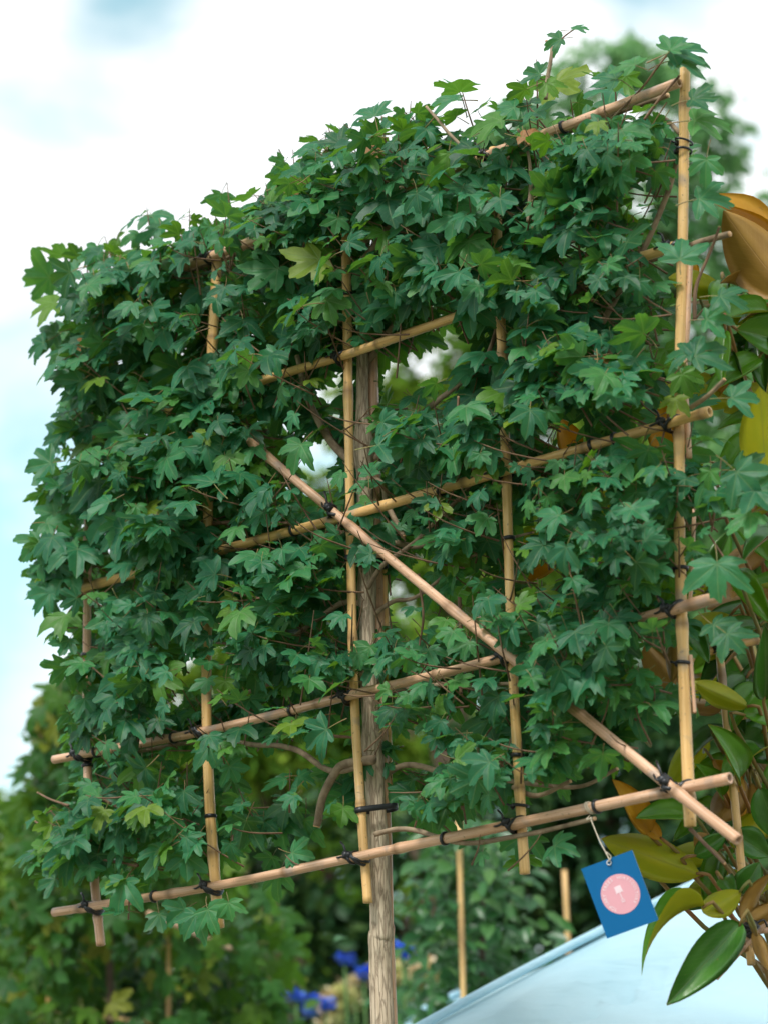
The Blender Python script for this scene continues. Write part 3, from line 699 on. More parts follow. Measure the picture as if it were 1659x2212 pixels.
# ------------------------------------------------------------------ the trained maple: stem and branches
tp = pan(826, 2260, -.03); mbase = Vector((tp.x + .012, tp.y, 0))
maple = empty('maple_tree', mbase, 'field maple with lobed leaves trained flat on the bamboo trellis', 'tree')
mb = MB()
TR = [(826, 2200), (823, 2000), (813, 1750), (799, 1500), (794, 1350), (792, 1200), (787, 1000), (783, 850), (786, 700), (788, 560), (792, 430)]
pts = [mbase - UP * .15, mbase + UP * .7] + [pan(u, v, -.036) for u, v in TR]
C = catmull(pts, 220)
def trad(p):
    if p.z < 1.2: return .024 - .004 * max(p.z, 0) / 1.2
    u, v, _ = proj(p)
    return np.interp(-v, [-2300, -2100, -1900, -1500, -1350, -1000, -850, -600, -430], [.0180, .0168, .0158, .0130, .0122, .0126, .0098, .0080, .005])
rs = []
for i, p in enumerate(C):
    r = float(trad(p)); _, v, _ = proj(p)
    for kv, kr, ks in ((960, .004, 40), (1275, .003, 40), (1440, .0025, 45), (1620, .003, 40), (2030, .0012, 25)): r += kr * math.exp(-((v - kv) / ks) ** 2)
    rs.append(r)
tube(mb, C, rs, 30, jit=.09); mb.build('trunk', M_BARK, maple)
BR = [  # survey points, depth, start and end radius, cut end
    ([(786, 1010), (745, 985), (712, 950), (678, 890), (660, 840), (640, 770)], -.045, .0085, .004),
    ([(792, 1005), (830, 975), (900, 905), (980, 840), (1045, 780), (1090, 650)], -.05, .006, .003),
    ([(795, 1270), (825, 1225), (870, 1190), (930, 1140), (1000, 1068), (1060, 980)], -.008, .0042, .0026),
    ([(794, 1030), (830, 1050), (838, 1090), (870, 1160)], -.03, .006, .004),
    ([(800, 1150), (850, 1172), (900, 1180), (960, 1165), (1060, 1170), (1150, 1150)], -.05, .006, .002),
    ([(792, 1310), (745, 1302), (690, 1335), (620, 1385), (560, 1400), (470, 1390)], -.035, .005, .0025),
    ([(800, 1330), (850, 1300), (900, 1290), (985, 1225), (1040, 1190)], -.04, .004, .002),
    ([(806, 1640), (760, 1645), (730, 1660), (700, 1720), (685, 1785)], -.008, .0075, .0058),
    ([(800, 1480), (740, 1465), (680, 1460), (600, 1475), (520, 1500)], -.035, .006, .003),
    ([(806, 1640), (720, 1665), (640, 1620), (560, 1608), (460, 1600), (300, 1622)], -.012, .0055, .003),
    ([(810, 1560), (860, 1500), (940, 1480), (1010, 1480), (1090, 1478), (1180, 1490), (1400, 1540)], -.04, .005, .0018),
    ([(812, 1800), (880, 1790), (990, 1820), (1080, 1812), (1200, 1790), (1285, 1768)], .008, .0040, .0032),
    ([(800, 1700), (880, 1650), (1000, 1680), (1130, 1690), (1250, 1700), (1330, 1660)], -.05, .005, .0025),
    ([(785, 800), (830, 730), (900, 660), (980, 600), (1100, 560), (1250, 520)], -.05, .006, .002),
    ([(785, 780), (740, 700), (650, 640), (560, 600), (430, 560)], -.05, .006, .002),
    ([(788, 560), (850, 490), (950, 420), (1060, 360), (1160, 310), (1280, 262), (1440, 205)], -.006, .0075, .004),
    ([(790, 520), (720, 480), (640, 500), (520, 545), (400, 590), (300, 620)], -.006, .006, .003),
    ([(1300, 700), (1330, 640), (1390, 540), (1440, 420), (1468, 330), (1474, 290)], -.012, .0045, .0035),
    ([(1060, 680), (1200, 640), (1330, 590), (1450, 545), (1520, 518), (1574, 506)], -.020, .0055, .0045),
    ([(1140, 480), (1146, 400), (1140, 330), (1118, 280)], .02, .0032, .0018),
    ([(1175, 215), (1180, 170), (1187, 130), (1190, 98), (1180, 88)], .0, .0035, .0022),
    ([(1187, 130), (1202, 100), (1215, 82), (1240, 64)], .0, .0018, .0010),
    ([(1045, 360), (1010, 330), (970, 290), (922, 230)], .02, .0035, .0022),
    ([(1500, 690), (1505, 620), (1525, 560), (1552, 490)], .004, .0030, .0018),
    ([(1500, 690), (1520, 665), (1555, 640)], .004, .0012, .0007),
    ([(1240, 330), (1310, 270), (1380, 190), (1448, 112)], .02, .0022, .0013),
    ([(1390, 260), (1420, 215), (1466, 165)], .03, .0022, .0016),
    ([(1470, 290), (1440, 262), (1420, 250)], -.012, .0035, .003),
    ([(990, 1010), (986, 960), (988, 900), (991, 858)], .02, .0026, .0020),
    ([(905, 1240), (912, 1330), (905, 1400)], -.03, .0022, .0014),
    ([(993, 1290), (998, 1400), (996, 1500)], -.02, .0030, .0026),
    ([(1300, 740), (1325, 775), (1340, 800)], .05, .0028, .0022),
    ([(1490, 880), (1530, 850), (1563, 820)], .0, .0034, .003),
    ([(430, 1130), (520, 1128), (640, 1135), (720, 1140)], -.006, .0030, .004),
    ([(1490, 1790), (1520, 1820), (1562, 1865)], -.01, .003, .002),
    ([(1110, 1700), (1160, 1720), (1230, 1690)], -.02, .004, .003),
    ([(215, 1900), (150, 1850), (105, 1800), (72, 1770)], -.02, .0026, .0014),
    ([(300, 1870), (240, 1858), (190, 1855), (170, 1860)], .03, .0026, .0012),
    ([(290, 1760), (235, 1735), (210, 1715)], .03, .003, .0022),
    ([(150, 1740), (110, 1725), (85, 1715)], .02, .0022, .0014),
]
TW = []
for pl, off, r0, r1 in BR:
    mb = MB(); P = [pan(u, v, off + rnd.uniform(-.004, .004)) for u, v in pl]; n = 8 * len(pl); Cb = catmull(P, n)
    Cb = [p + Vector((noise.noise(p * 14), noise.noise(p * 14 + Vector((9, 0, 0))), noise.noise(p * 14 + Vector((0, 9, 0))))) * .003 for p in Cb]
    tube(mb, Cb, [r0 + (r1 - r0) * i / n for i in range(n + 1)], 10, jit=.12)
    big = r0 > .0025
    for q in (0, 1): pass
    # pale cut end
    b_ = len(mb.v); e = Cb[-1]; d = (Cb[-1] - Cb[-2]).normalized()
    tube(mb, [e, e + d * .0015], r1 * .93, 8, fm=1)
    mb.build('branch', [M_BRANCH if r0 > .003 else M_TWIG, M_CUT], maple)

# ------------------------------------------------------------------ leaf placement
OUT = [(165, 1260), (172, 1050), (198, 900), (205, 790), (178, 700), (230, 655), (340, 590), (520, 525), (690, 440), (800, 360), (960, 335), (1100, 310), (1300, 300), (1400, 285), (1440, 285), (1435, 340), (1390, 480), (1400, 600), (1400, 760), (1430, 900), (1520, 1020), (1540, 1110), (1480, 1210), (1450, 1300), (1430, 1390), (1400, 1540), (1340, 1620), (1240, 1640), (1130, 1720), (960, 1740), (850, 1700), (730, 1780), (640, 1820), (560, 1770), (470, 1860), (280, 1895), (170, 1850), (160, 1790), (200, 1700), (215, 1580), (225, 1420), (180, 1330)]
def inside(poly, x, y):
    c = False; j = len(poly) - 1
    for i in range(len(poly)):
        (xi, yi), (xj, yj) = poly[i], poly[j]
        if (yi > y) != (yj > y) and x < (xj - xi) * (y - yi) / (yj - yi) + xi: c = not c
        j = i
    return c
HOLES = [(722, 842, 38, 62), (692, 1025, 62, 68), (612, 945, 24, 30), (905, 825, 80, 70), (985, 745, 62, 40), (885, 1310, 62, 75), (910, 1210, 30, 30), (660, 1650, 75, 55), (560, 1650, 50, 40), (425, 1480, 50, 60), (470, 1420, 35, 40), (1388, 440, 36, 52),
         (890, 1620, 45, 55), (1010, 1340, 45, 45), (1000, 1560, 40, 30), (690, 1740, 40, 40), (800, 1120, 30, 40), (1180, 1730, 60, 40), (1330, 1705, 75, 40), (1420, 1640, 40, 50), (560, 1720, 40, 40), (395, 1650, 40, 30), (745, 1580, 25, 60), (1040, 1220, 30, 30),
         (1228, 938, 58, 46), (1428, 922, 58, 72), (1170, 1243, 52, 36), (1150, 1155, 50, 30), (1300, 1085, 25, 35), (1290, 1110, 25, 35), (840, 1000, 20, 40), (1395, 1420, 40, 35), (1230, 540, 20, 25), (730, 1380, 20, 40), (960, 1640, 30, 25), (340, 1970, 40, 30)]
def seg_d(p, a, b):
    ax, ay = a; bx, by = b; dx, dy = bx - ax, by - ay; t = max(0, min(1, ((p[0] - ax) * dx + (p[1] - ay) * dy) / (dx * dx + dy * dy)))
    return math.hypot(p[0] - ax - t * dx, p[1] - ay - t * dy)
CLEAR = [  # stretches of cane and stem that stand in front of the leaves
    ((118, 1971), (250, 1952)), ((320, 1943), (600, 1890)), ((690, 1868), (1576, 1681)), ((118, 1641), (215, 1622)), ((305, 1606), (1055, 1429)), ((1385, 1334), (1552, 1289)), ((495, 1184), (1090, 1018)), ((1165, 997), (1532, 889)), ((190, 1268), (275, 1246)),
    ((572, 821), (985, 688)), ((1375, 557), (1450, 535)), ((1190, 284), (1410, 202)), ((570, 978), (1090, 1410)), ((1245, 1531), (1594, 1815)), ((430, 561), (520, 531)), 
    ((750, 560), (751, 625)), ((752, 700), (756, 1050)), ((758, 1150), (759, 1225)), ((761, 1260), (764, 1380)), ((768, 1520), (772, 1600)), ((776, 1680), (795, 1950)), ((1084, 690), (1088, 790)), ((1090, 930), (1096, 1160)), ((1098, 1240), (1103, 1320)), ((1110, 1440), (1133, 1888)),
    ((1479, 160), (1474, 500)), ((1472, 590), (1467, 760)), ((1468, 960), (1467, 1020)), ((1466, 1130), (1490, 1785)), ((460, 1650), (463, 1880)), ((465, 1930), (474, 2004)), ((189, 1660), (190, 1690)), ((190, 1310), (190, 1400)), ((212, 1960), (219, 2042)), ((470, 560), (468, 600)), ((463, 690), (458, 760)), ((1075, 480), (1076, 520)), ((450, 1090), (449, 1130)), ((448, 1500), (448, 1560)),
    ((788, 880), (790, 1060)), ((794, 1240), (796, 1390)), ((795, 800), (795, 860)), ((805, 1550), (808, 1600)), ((818, 1860), (826, 2200)), ((833, 1350), (831, 1250)), ((1480, 1000), (1476, 1130)), ((700, 930), (745, 985)), ((668, 880), (690, 910)), ((860, 1200), (1000, 1070)), ((685, 1785), (715, 1690)), ((640, 1375), (740, 1302)), ((1440, 420), (1390, 540)), ((1330, 640), (1300, 700)), ((1480, 520), (1574, 506)), ((1140, 340), (1146, 470)), ((1505, 620), (1552, 490)), ((1187, 200), (1190, 90))]
LEAVES = []; TWM = MB()
CAMD = Vector((0, -1, 0))
def place(pos, nrm, tip, s, kind=0, force=False):
    u, v, _ = proj(pos + tip.normalized() * s * .4)
    rpx = s * .5 * F / 3.55
    if not force:
        for (cx, cy, rx, ry) in HOLES:
            if ((u - cx) / (rx + 5)) ** 2 + ((v - cy) / (ry + 5)) ** 2 < 1 and rnd.random() < .93: return
        dep = (pos - P0).dot(PN)
        if dep > -.06:
            for a, b_ in CLEAR:
                if seg_d((u, v), a, b_) < rpx * 1.1 + 6:
                    if rnd.random() < .05: break
                    pos = EYE + (pos - EYE) * (1 + (dep + rnd.uniform(.055, .13)) / abs((pos - EYE).dot(PN))); break
    LEAVES.append((pos, nrm, tip, s, kind))
def shoot(u, v, off, nl=None, sc_=1.0, dirv=None, fr=1.0, under=.10):
    S0 = pan(u, v, off)
    d = (dirv or (PN * rnd.uniform(.1, 1) * fr + UP * rnd.uniform(-.1, .6) + PA * rnd.uniform(-.8, .8))).normalized()
    n = nl or rnd.choice((2, 3, 3, 4)); Lh = .026 * n; P = [S0 - d * .04, S0, S0 + d * Lh * .6 + UP * .004, S0 + d * Lh + UP * .012]
    Cc = catmull(P, 6); n0 = len(LEAVES)
    ang = rnd.uniform(0, 3.14); e1 = d.orthogonal().normalized(); e2 = d.cross(e1)
    for k in range(n):
        q = S0 + d * (Lh * (k + .4) / n); ang += 1.57 + rnd.uniform(-.3, .3)
        for sg in (1, -1):
            if rnd.random() < .12: continue
            pv = (e1 * math.cos(ang) + e2 * math.sin(ang)) * sg
            dp = (pv + d * .4 + PN * .30 * fr).normalized(); s = rnd.choice((rnd.uniform(.017, .030), rnd.uniform(.026, .044), rnd.uniform(.028, .040), rnd.uniform(.028, .040), rnd.uniform(.017, .034), rnd.uniform(.040, .052))) * sc_ * (1.08 - .25 * k / n)
            B = q + dp * s * .62
            tip = dp * .55 - UP * rnd.uniform(.3, .95) + rv(.35)
            nr = (PN * .38 * fr + CAMD * .34 + UP * rnd.uniform(.2, 1.1) + rv(.5)) if (rnd.random() > under) else (UP * .8 - CAMD * rnd.uniform(.1, .6) + rv(.5))
            place(B, nr, tip, s)
    if len(LEAVES) - n0 >= max(2, n): tube(TWM, Cc, [.0016, .0015, .0014, .0012, .0011, .0009, .0006], 4, cap=False)
# main mass
xs = [p[0] for p in OUT]; ys = [p[1] for p in OUT]
cnt = 0; tries = 0
while cnt < 1080 and tries < 20000:
    tries += 1
    u, v = rnd.uniform(min(xs), max(xs)), rnd.uniform(min(ys), max(ys))
    if not inside(OUT, u, v): continue
    if any(((u - cx) / rx) ** 2 + ((v - cy) / ry) ** 2 < 1 for cx, cy, rx, ry in HOLES): continue
    # thicker in the upper half, looser below the middle cane
    h3 = 1260 - .275 * (u - 192)
    keep = 1.0 if v < h3 else .92
    if rnd.random() > keep: continue
    c = rnd.random(); off = rnd.uniform(.0, .07) if c < .36 else (rnd.uniform(-.06, .0) if c < .62 else rnd.uniform(-.15, -.06))
    big = np.interp(u, [100, 700, 1500], [1.20, 1.06, .96]) * (1.0 if v < h3 else .88)
    shoot(u, v, off, None, float(big), fr=1.0 if off > -.05 else rnd.choice((1, 1, -1)))
    cnt += 1
# fringe along the outline
for i in range(len(OUT)):
    a, b_ = OUT[i], OUT[(i + 1) % len(OUT)]
    ln = math.hypot(b_[0] - a[0], b_[1] - a[1])
    if a[1] > 1560 and b_[1] > 1560 and a[0] > 200: continue
    for k in range(max(1, int(ln / 34))):
        t = rnd.random(); u, v = a[0] + (b_[0] - a[0]) * t, a[1] + (b_[1] - a[1]) * t
        shoot(u + rnd.uniform(-15, 15), v + rnd.uniform(-10, 25), rnd.uniform(-.07, .04), rnd.choice((1, 2, 2)), 1.05, under=.45)
# top edge: young shoots standing up
for (u, v) in ((150, 600), (190, 560), (250, 560), (330, 505), (410, 510), (500, 455), (560, 450), (640, 385), (700, 345), (735, 325), (830, 270), (880, 285), (960, 265), (1020, 250), (1090, 255), (1160, 200), (1160, 235), (1330, 215)):
    shoot(u, v + 20, rnd.uniform(-.04, .02), rnd.choice((1, 2, 2)), 1.08, (UP * 1.0 + PA * rnd.uniform(-.6, .5) + PN * .3), under=.6)
for k in range(16):
    t = k / 15 + rnd.uniform(-.02, .02); shoot(240 + 500 * t, 640 - 195 * t + rnd.uniform(-12, 18), rnd.uniform(.03, .06), 2, 1.0)
# lower front sprays and the hanging cluster
for (u, v) in ((130, 1840), (100, 1880), (160, 1790), (280, 1950), (300, 1975), (620, 1850), (650, 1870), (560, 1800), (600, 1760), (900, 1770), (950, 1775), (700, 1780), (1000, 1740), (1160, 1640), (1080, 1660), (1240, 1600), (1300, 1560), (1420, 1520), (1180, 1555), (900, 1530), (960, 1530), (800, 1390), (740, 1390), (700, 1420), (860, 1400), (1130, 1850), (1030, 1840), (870, 1550)):
    shoot(u, v, rnd.uniform(.0, .05), rnd.choice((1, 2)), .92)
# leaves lying over the stretches of cane that the photograph shows covered
for a, b_, off in (((470, 605), (464, 685), .03), ((458, 770), (451, 1085), .03), ((449, 1140), (448, 1490), .03), ((449, 1575), (452, 1640), .03), ((203, 700), (190, 1225), .03), ((190, 1415), (190, 1615), .03), ((190, 1700), (206, 1900), .03), ((285, 1243), (490, 1187), .04), ((190, 945), (555, 827), .04), ((1150, 1402), (1375, 1339), .04), ((1088, 800), (1090, 920), .03), ((1097, 1170), (1098, 1230), .03), ((1105, 1330), (1107, 1405), .03), ((1070, 340), (1075, 470), .03), ((1150, 1462), (1238, 1526), .055), ((1010, 677), (1365, 562), .04), ((1466, 780), (1467, 880), .03), ((1467, 1030), (1467, 1120), .03), ((790, 580), (786, 780), .0), ((792, 1080), (793, 1200), .0), ((796, 1410), (800, 1480), .0), ((225, 1620), (300, 1606), .04)):
    ln = math.hypot(b_[0] - a[0], b_[1] - a[1])
    for k in range(max(2, int(ln / 27))):
        t = (k + rnd.random()) / max(2, int(ln / 27)); u, v = a[0] + (b_[0] - a[0]) * t + rnd.uniform(-12, 12), a[1] + (b_[1] - a[1]) * t + rnd.uniform(-26, -8)
        if rnd.random() < .12: continue
        place(pan(u, v, off + rnd.uniform(-.004, .02)), PN * .3 + CAMD * .5 + UP * rnd.uniform(.2, .8) + rv(.35), -UP * .9 + rv(.6), rnd.uniform(.028, .046), 0, True)
# individually seen leaves: u, v of the stalk junction, length px, tip angle (0 = right, 90 = down), how far it faces up
HERO = [(1450, 112, 82, -12, .5, 0), (1447, 108, 50, -65, .3, 0), (1455, 130, 78, 12, .9, 0), (1238, 64, 34, 5, 1.2, 0), (1210, 85, 40, 150, .2, 0), (1165, 160, 45, -150, .2, 0), (1180, 180, 40, 60, .3, 0), (1500, 260, 85, 5, .7, 0), (1495, 215, 60, 20, .6, 0), (1525, 345, 60, 95, .1, 0), (1468, 560, 62, -95, .1, 0), (1510, 430, 72, -5, .4, 0),
        (1555, 640, 62, 40, .5, 0), (1525, 690, 60, 10, .3, 0), (1490, 760, 62, -170, .5, 0), (1500, 770, 75, -30, .4, 0), (1580, 860, 60, 20, .5, 0), (1548, 1218, 80, 75, .2, 0), (1590, 1020, 75, 60, .3, 0), (1630, 1060, 85, 60, .5, 0), (1620, 1110, 70, 130, .3, 0), (1450, 1050, 62, -175, .9, 0), (1425, 1030, 48, -60, .6, 0), (1540, 1350, 60, 40, .4, 0), (1570, 1370, 55, 50, .4, 0),
        (425, 1975, 62, 100, .3, 0), (450, 1965, 60, 60, .2, 0), (400, 1965, 52, 140, .3, 0), (495, 1950, 40, 70, .2, 0), (270, 1905, 70, 100, .4, 0), (345, 1975, 45, 70, .2, 0), (160, 1830, 78, 110, .4, 0), (120, 1900, 45, 160, .4, 0), (115, 1840, 55, 150, .6, 0),
        (120, 720, 55, 165, .3, 0), (95, 740, 50, 170, .3, 0), (165, 585, 58, 175, .5, 0), (120, 655, 60, 170, .8, 0), (215, 545, 45, -175, 1.0, 0), (110, 1000, 60, 165, .4, 0), (120, 1110, 75, 150, .2, 0), (130, 1230, 80, 175, .2, 0), (110, 1280, 60, 120, .3, 0), (135, 940, 55, 165, .3, 0),
        (215, 1040, 90, 120, .5, 0), (345, 960, 92, 80, .5, 0), (290, 980, 70, 150, .4, 0), (240, 1110, 75, 130, .3, 0), (300, 1110, 65, 60, .3, 0), (340, 1340, 85, 110, .4, 0), (370, 1330, 80, 40, .3, 0), (690, 560, 80, 130, .4, 0), (600, 580, 85, 120, .4, 0), (1120, 600, 85, 110, .3, 0), (1210, 590, 80, 130, .5, 0), (1290, 390, 85, 60, .7, 0), (1240, 820, 75, 160, .6, 0), (1270, 740, 70, -140, .6, 0),
        (920, 560, 75, 150, .5, 0), (1080, 260, 75, 190, .8, 0), (810, 250, 60, -110, .3, 0), (735, 310, 55, -130, .4, 0), (650, 370, 55, -160, .6, 0), (1330, 170, 60, -150, .6, 0), (1370, 140, 50, -120, .5, 0),
        (645, 420, 48, 95, .1, 2), (1128, 296, 52, 30, .8, 2), (190, 740, 52, 80, .1, 2), (425, 940, 40, 30, .5, 1), (1320, 780, 42, 110, .3, 2), (530, 935, 34, 170, .6, 0), (790, 325, 30, 40, .6, 2)]
for (u, v, Lp, an, upf, kd) in HERO:
    p = pan(u, v, rnd.uniform(.05, .08)); s = Lp * (p - EYE).dot(fwd) / F
    tip = RT * math.cos(R(an)) - UPV * math.sin(R(an)) + rv(.15)
    place(p, CAMD * .8 + PN * .3 + UP * upf + rv(.12), tip, s, kd, True)
# rank leaves by how much of each is seen, and thicken the places where nothing covers the sky
PX = .25; gw, gh = int(W * PX) + 1, int(H * PX) + 1
zb = np.full((gh, gw), 1e9); ib = np.full((gh, gw), -1, dtype=int)
mats_l = []
def raster(i0):
    for i in range(i0, len(LEAVES)):
        p, nr, tp_, s, kd = LEAVES[i]
        mw = frame(p, nr, tp_, s, rnd.uniform(.9, 1.12)); mats_l.append(mw)
        c = mw @ Vector((0, .42, 0)); u, v, d = proj(c); rp = s * .45 * F / d * PX
        vis = abs(nr.normalized().dot((EYE - c).normalized())) ** .5
        x0, x1, y0, y1 = int(u * PX - rp), int(u * PX + rp) + 1, int(v * PX - rp * vis), int(v * PX + rp * vis) + 1
        x0, y0 = max(x0, 0), max(y0, 0); x1, y1 = min(x1, gw), min(y1, gh)
        if x1 <= x0 or y1 <= y0: continue
        yy, xx = np.mgrid[y0:y1, x0:x1]; m_ = ((xx - u * PX) ** 2 + ((yy - v * PX) / max(vis, .3)) ** 2) < rp * rp
        w_ = zb[y0:y1, x0:x1]; m_ &= d < w_; w_[m_] = d; ib[y0:y1, x0:x1][m_] = i
raster(0)
for rnd_ in range(4):
    i0 = len(LEAVES); hit = 0
    cells = [(x, y) for y in range(0, gh, 3) for x in range(0, gw, 3) if ib[y, x] < 0]
    rnd.shuffle(cells)
    for x, y in cells:
        u, v = x / PX, y / PX
        if not inside(OUT, u, v) or (v > 1260 - .275 * (u - 192) + (170 if u < 700 else 60) and rnd.random() < .4): continue
        if any(((u - cx) / (rx + 14)) ** 2 + ((v - cy) / (ry + 14)) ** 2 < 1 for cx, cy, rx, ry in HOLES): continue
        place(pan(u, v, rnd.uniform(-.13, -.05)) + UP * .012, PN * .4 + CAMD * .5 + UP * rnd.uniform(.1, .6) + rv(.35), -UP + rv(.6), rnd.uniform(.04, .055)); hit += 1
        if hit > 70: break
    raster(i0)
score = np.bincount(ib[ib >= 0], minlength=len(LEAVES))
order = sorted(range(len(LEAVES)), key=lambda i: -(score[i] + (1000 if LEAVES[i][4] else 0)))
front = set(order[:300])
LM = {(i, k): maple_mesh(i, (M_LEAF, M_YLEAF, M_DLEAF)[k]) for i in range(18) for k in ((0, 1, 2) if i < 3 else (0,))}
rest = []
for i, (p, nr, tp_, s, kd) in enumerate(LEAVES):
    vi = rnd.randrange(18) if kd == 0 else rnd.randrange(3)
    if i in front:
        o = link('leaf', LM[(vi, kd)], maple, mats_l[i])
        if kd: o['label'] = 'withered brown leaf' if kd == 2 else 'yellow leaf'
    else: rest.append((vi, mats_l[i]))
joined('foliage', rest, MAPLE, [M_LEAF, M_PET], maple)
TWM.build('twigs', M_TWIG, maple, kind='stuff')
print('maple leaves', len(LEAVES))

# ------------------------------------------------------------------ hanging tag
M_CARD = simple('blue_card', (0.0, 0.12, 0.32), 0.4, 0.35, (0.0, 0.13, 0.335), 2)
M_CARDE = simple('card_edge', (0.55, 0.62, 0.6), 0.7, 0.3)
M_PINK = simple('pink_print', (0.78, 0.38, 0.44), 0.42, 0.4, (0.8, 0.40, 0.46), 2)
M_WHITE = simple('white_print', (0.88, 0.68, 0.73), 0.45, 0.5, (0.9, 0.72, 0.77), 2)
M_TWINE = simple('twine', (0.48, 0.42, 0.30), 0.8, 0.3, (0.62, 0.56, 0.44), 200)
tz = proj(pan(1313, 1862, .03))[2]
tc_ = at(1339.5, 1931, tz); nrm = (EYE - tc_).normalized(); nrm = (nrm + RT * -.18 + UPV * -.06).normalized()
def onp(u, v, o=0.0):
    r = ray(u, v); q = tc_ + nrm * o; return EYE + r * ((q - EYE).dot(nrm) / r.dot(nrm))
tag_t = empty('hanging_tag', onp(1313.5, 1857), 'blue card tag with pink round emblem hanging from the lowest cane on twine', 'tag')
cor = [(1254.5, 1877), (1314.5, 2026), (1423, 1984.5), (1364.5, 1836)]
X = (onp(*cor[3]) - onp(*cor[0])).normalized(); Y = nrm.cross(X).normalized(); wc = (onp(*cor[3]) - onp(*cor[0])).length; hc = (onp(*cor[1]) - onp(*cor[0])).length
O = onp(*cor[0]) - Y * hc
def card(x, y, z): return O + X * x + Y * y + nrm * (z + .0008 * math.cos((x / wc - .5) * 2.2) )
mb = MB(); n = 12; th = .0007
for z in (0, -th):
    for i in range(n + 1):
        for j in range(n + 1): mb.v.append(card(wc * i / n, hc * j / n, z)); mb.uv.append((0, 0)); mb.nd.append(0)
q0 = (n + 1) ** 2
for i in range(n):
    for j in range(n):
        a = i * (n + 1) + j; mb.f.append((a, a + n + 1, a + n + 2, a + 1)); mb.fm.append(0); mb.f.append((q0 + a, q0 + a + 1, q0 + a + n + 2, q0 + a + n + 1)); mb.fm.append(0)
for i in range(n):
    for a, b_ in ((i * (n + 1), (i + 1) * (n + 1)), (i * (n + 1) + n, (i + 1) * (n + 1) + n), (i, i + 1), (n * (n + 1) + i, n * (n + 1) + i + 1)):
        mb.f.append((a, b_, b_ + q0, a + q0)); mb.fm.append(1)
card_o = mb.build('card', [M_CARD, M_CARDE], tag_t, smooth=False)
cp = onp(1339.5, 1931) - O; cx, cy = cp.dot(X), cp.dot(Y); rad = 43 * tz / F
mb = MB(); mb.v.append(card(cx, cy, .0003)); mb.uv.append((0, 0)); mb.nd.append(0)
for rr_ in (.5, 1):
    for k in range(48):
        a = 2 * math.pi * k / 48; mb.v.append(card(cx + math.cos(a) * rad * rr_, cy + math.sin(a) * rad * rr_, .0003)); mb.uv.append((0, 0)); mb.nd.append(0)
for k in range(48):
    k2 = (k + 1) % 48; mb.f.append((0, 1 + k, 1 + k2)); mb.f.append((1 + k, 49 + k, 49 + k2, 1 + k2)); mb.fm += [0, 0]
mb.build('emblem', M_PINK, card_o)
def glyphs(txt, a0, a1, rr_, size, mbt, flip=False):
    for k, ch in enumerate(txt):
        if ch == ' ': continue
        cu = bpy.data.curves.new('g', 'FONT'); cu.body = ch; cu.size = size; cu.align_x = 'CENTER'; cu.offset = size * .02; cu.resolution_u = 2
        to = bpy.data.objects.new('g', cu); me = bpy.data.meshes.new_from_object(to)
        a = a0 + (a1 - a0) * k / max(1, len(txt) - 1); b0 = len(mbt.v)
        for v in me.vertices:
            lx, ly = v.co.x, v.co.y
            px = cx + math.cos(a) * (rr_ + ly) + math.sin(a) * lx; py = cy + math.sin(a) * (rr_ + ly) - math.cos(a) * lx
            mbt.v.append(card(px, py, .0006)); mbt.uv.append((0, 0)); mbt.nd.append(0)
        for p in me.polygons: mbt.f.append(tuple(b0 + i for i in p.vertices)); mbt.fm.append(0)
        bpy.data.objects.remove(to); bpy.data.curves.remove(cu); bpy.data.meshes.remove(me)
mb = MB(); glyphs('TOPIARY TREES', R(232), R(103), rad * .74, rad * .235, mb); glyphs('HORTICULTURE', R(78), R(-48), rad * .76, rad * .19, mb)
mb.build('lettering', M_WHITE, card_o, smooth=False)
# spade mark
mb = MB(); da = R(-2.0); dx, dy = math.cos(R(-90 + 3)), math.sin(R(-90 + 3))
def em(x, y, g=.85):
    x *= g; y *= g
    return em0(x, y)
def em0(x, y):                                                 # emblem axes: x across, y along the handle (towards the foot)
    mb.v.append(card(cx + (x * -dy + y * dx) * rad, cy + (x * dx + y * dy) * rad, .0006)); mb.uv.append((0, 0)); mb.nd.append(0); return len(mb.v) - 1
def poly(*ps): mb.f.append(tuple(em(*p) for p in ps)); mb.fm.append(0)
poly((-.2, -.5), (.2, -.5), (.21, -.18), (.25, -.05), (.17, -.10), (-.17, -.10), (-.25, -.05), (-.21, -.18))
poly((-.025, -.10), (.025, -.10), (.025, .30), (-.025, .30))
for s_ in (-1, 1): poly((s_ * .02, .28), (s_ * .10, .36), (s_ * .06, .37), (s_ * .0, .32))
for s_ in (-1, 1): poly((s_ * .10, .36), (s_ * .09, .50), (s_ * .05, .48), (s_ * .06, .37))
poly((-.09, .45), (.09, .45), (.09, .50), (-.09, .50))
mb.build('spade_mark', M_WHITE, card_o, smooth=False)
mb = MB(); hp = onp(1314, 1860, .004); kn = pan(1274.5, 1768, .022)
tube(mb, catmull([kn, kn.lerp(hp, .5) + UPV * -.001, hp + UPV * .004 + nrm * .001, hp - UPV * .001 + nrm * .001], 16), .00085, 6)
tube(mb, catmull([hp - UPV * .001, hp + UPV * .006 + RT * .003, hp + UPV * .012 - RT * .003], 8), .0008, 6)
c, ax = nearest(CANES['H1'], pan(1272, 1742, HOFF))
for o_ in (0, .0035): loop(mb, c + ax * o_, (ax + UP * .2).normalized(), RC + .0018, RC + .0018, .0009, .002, 1.0)
tube(mb, catmull([c - UP * (RC + .002), c - UP * .016 + PN * .008, kn], 8), .0009, 6)
lump(mb, kn, .002, 4)
mb.build('twine', M_TWINE, tag_t)
mb = MB(); loop(mb, onp(1314.5, 1864, .0016), nrm, .0028, .0028, .0008, 0, 1); mb.build('eyelet', M_POLE, card_o)

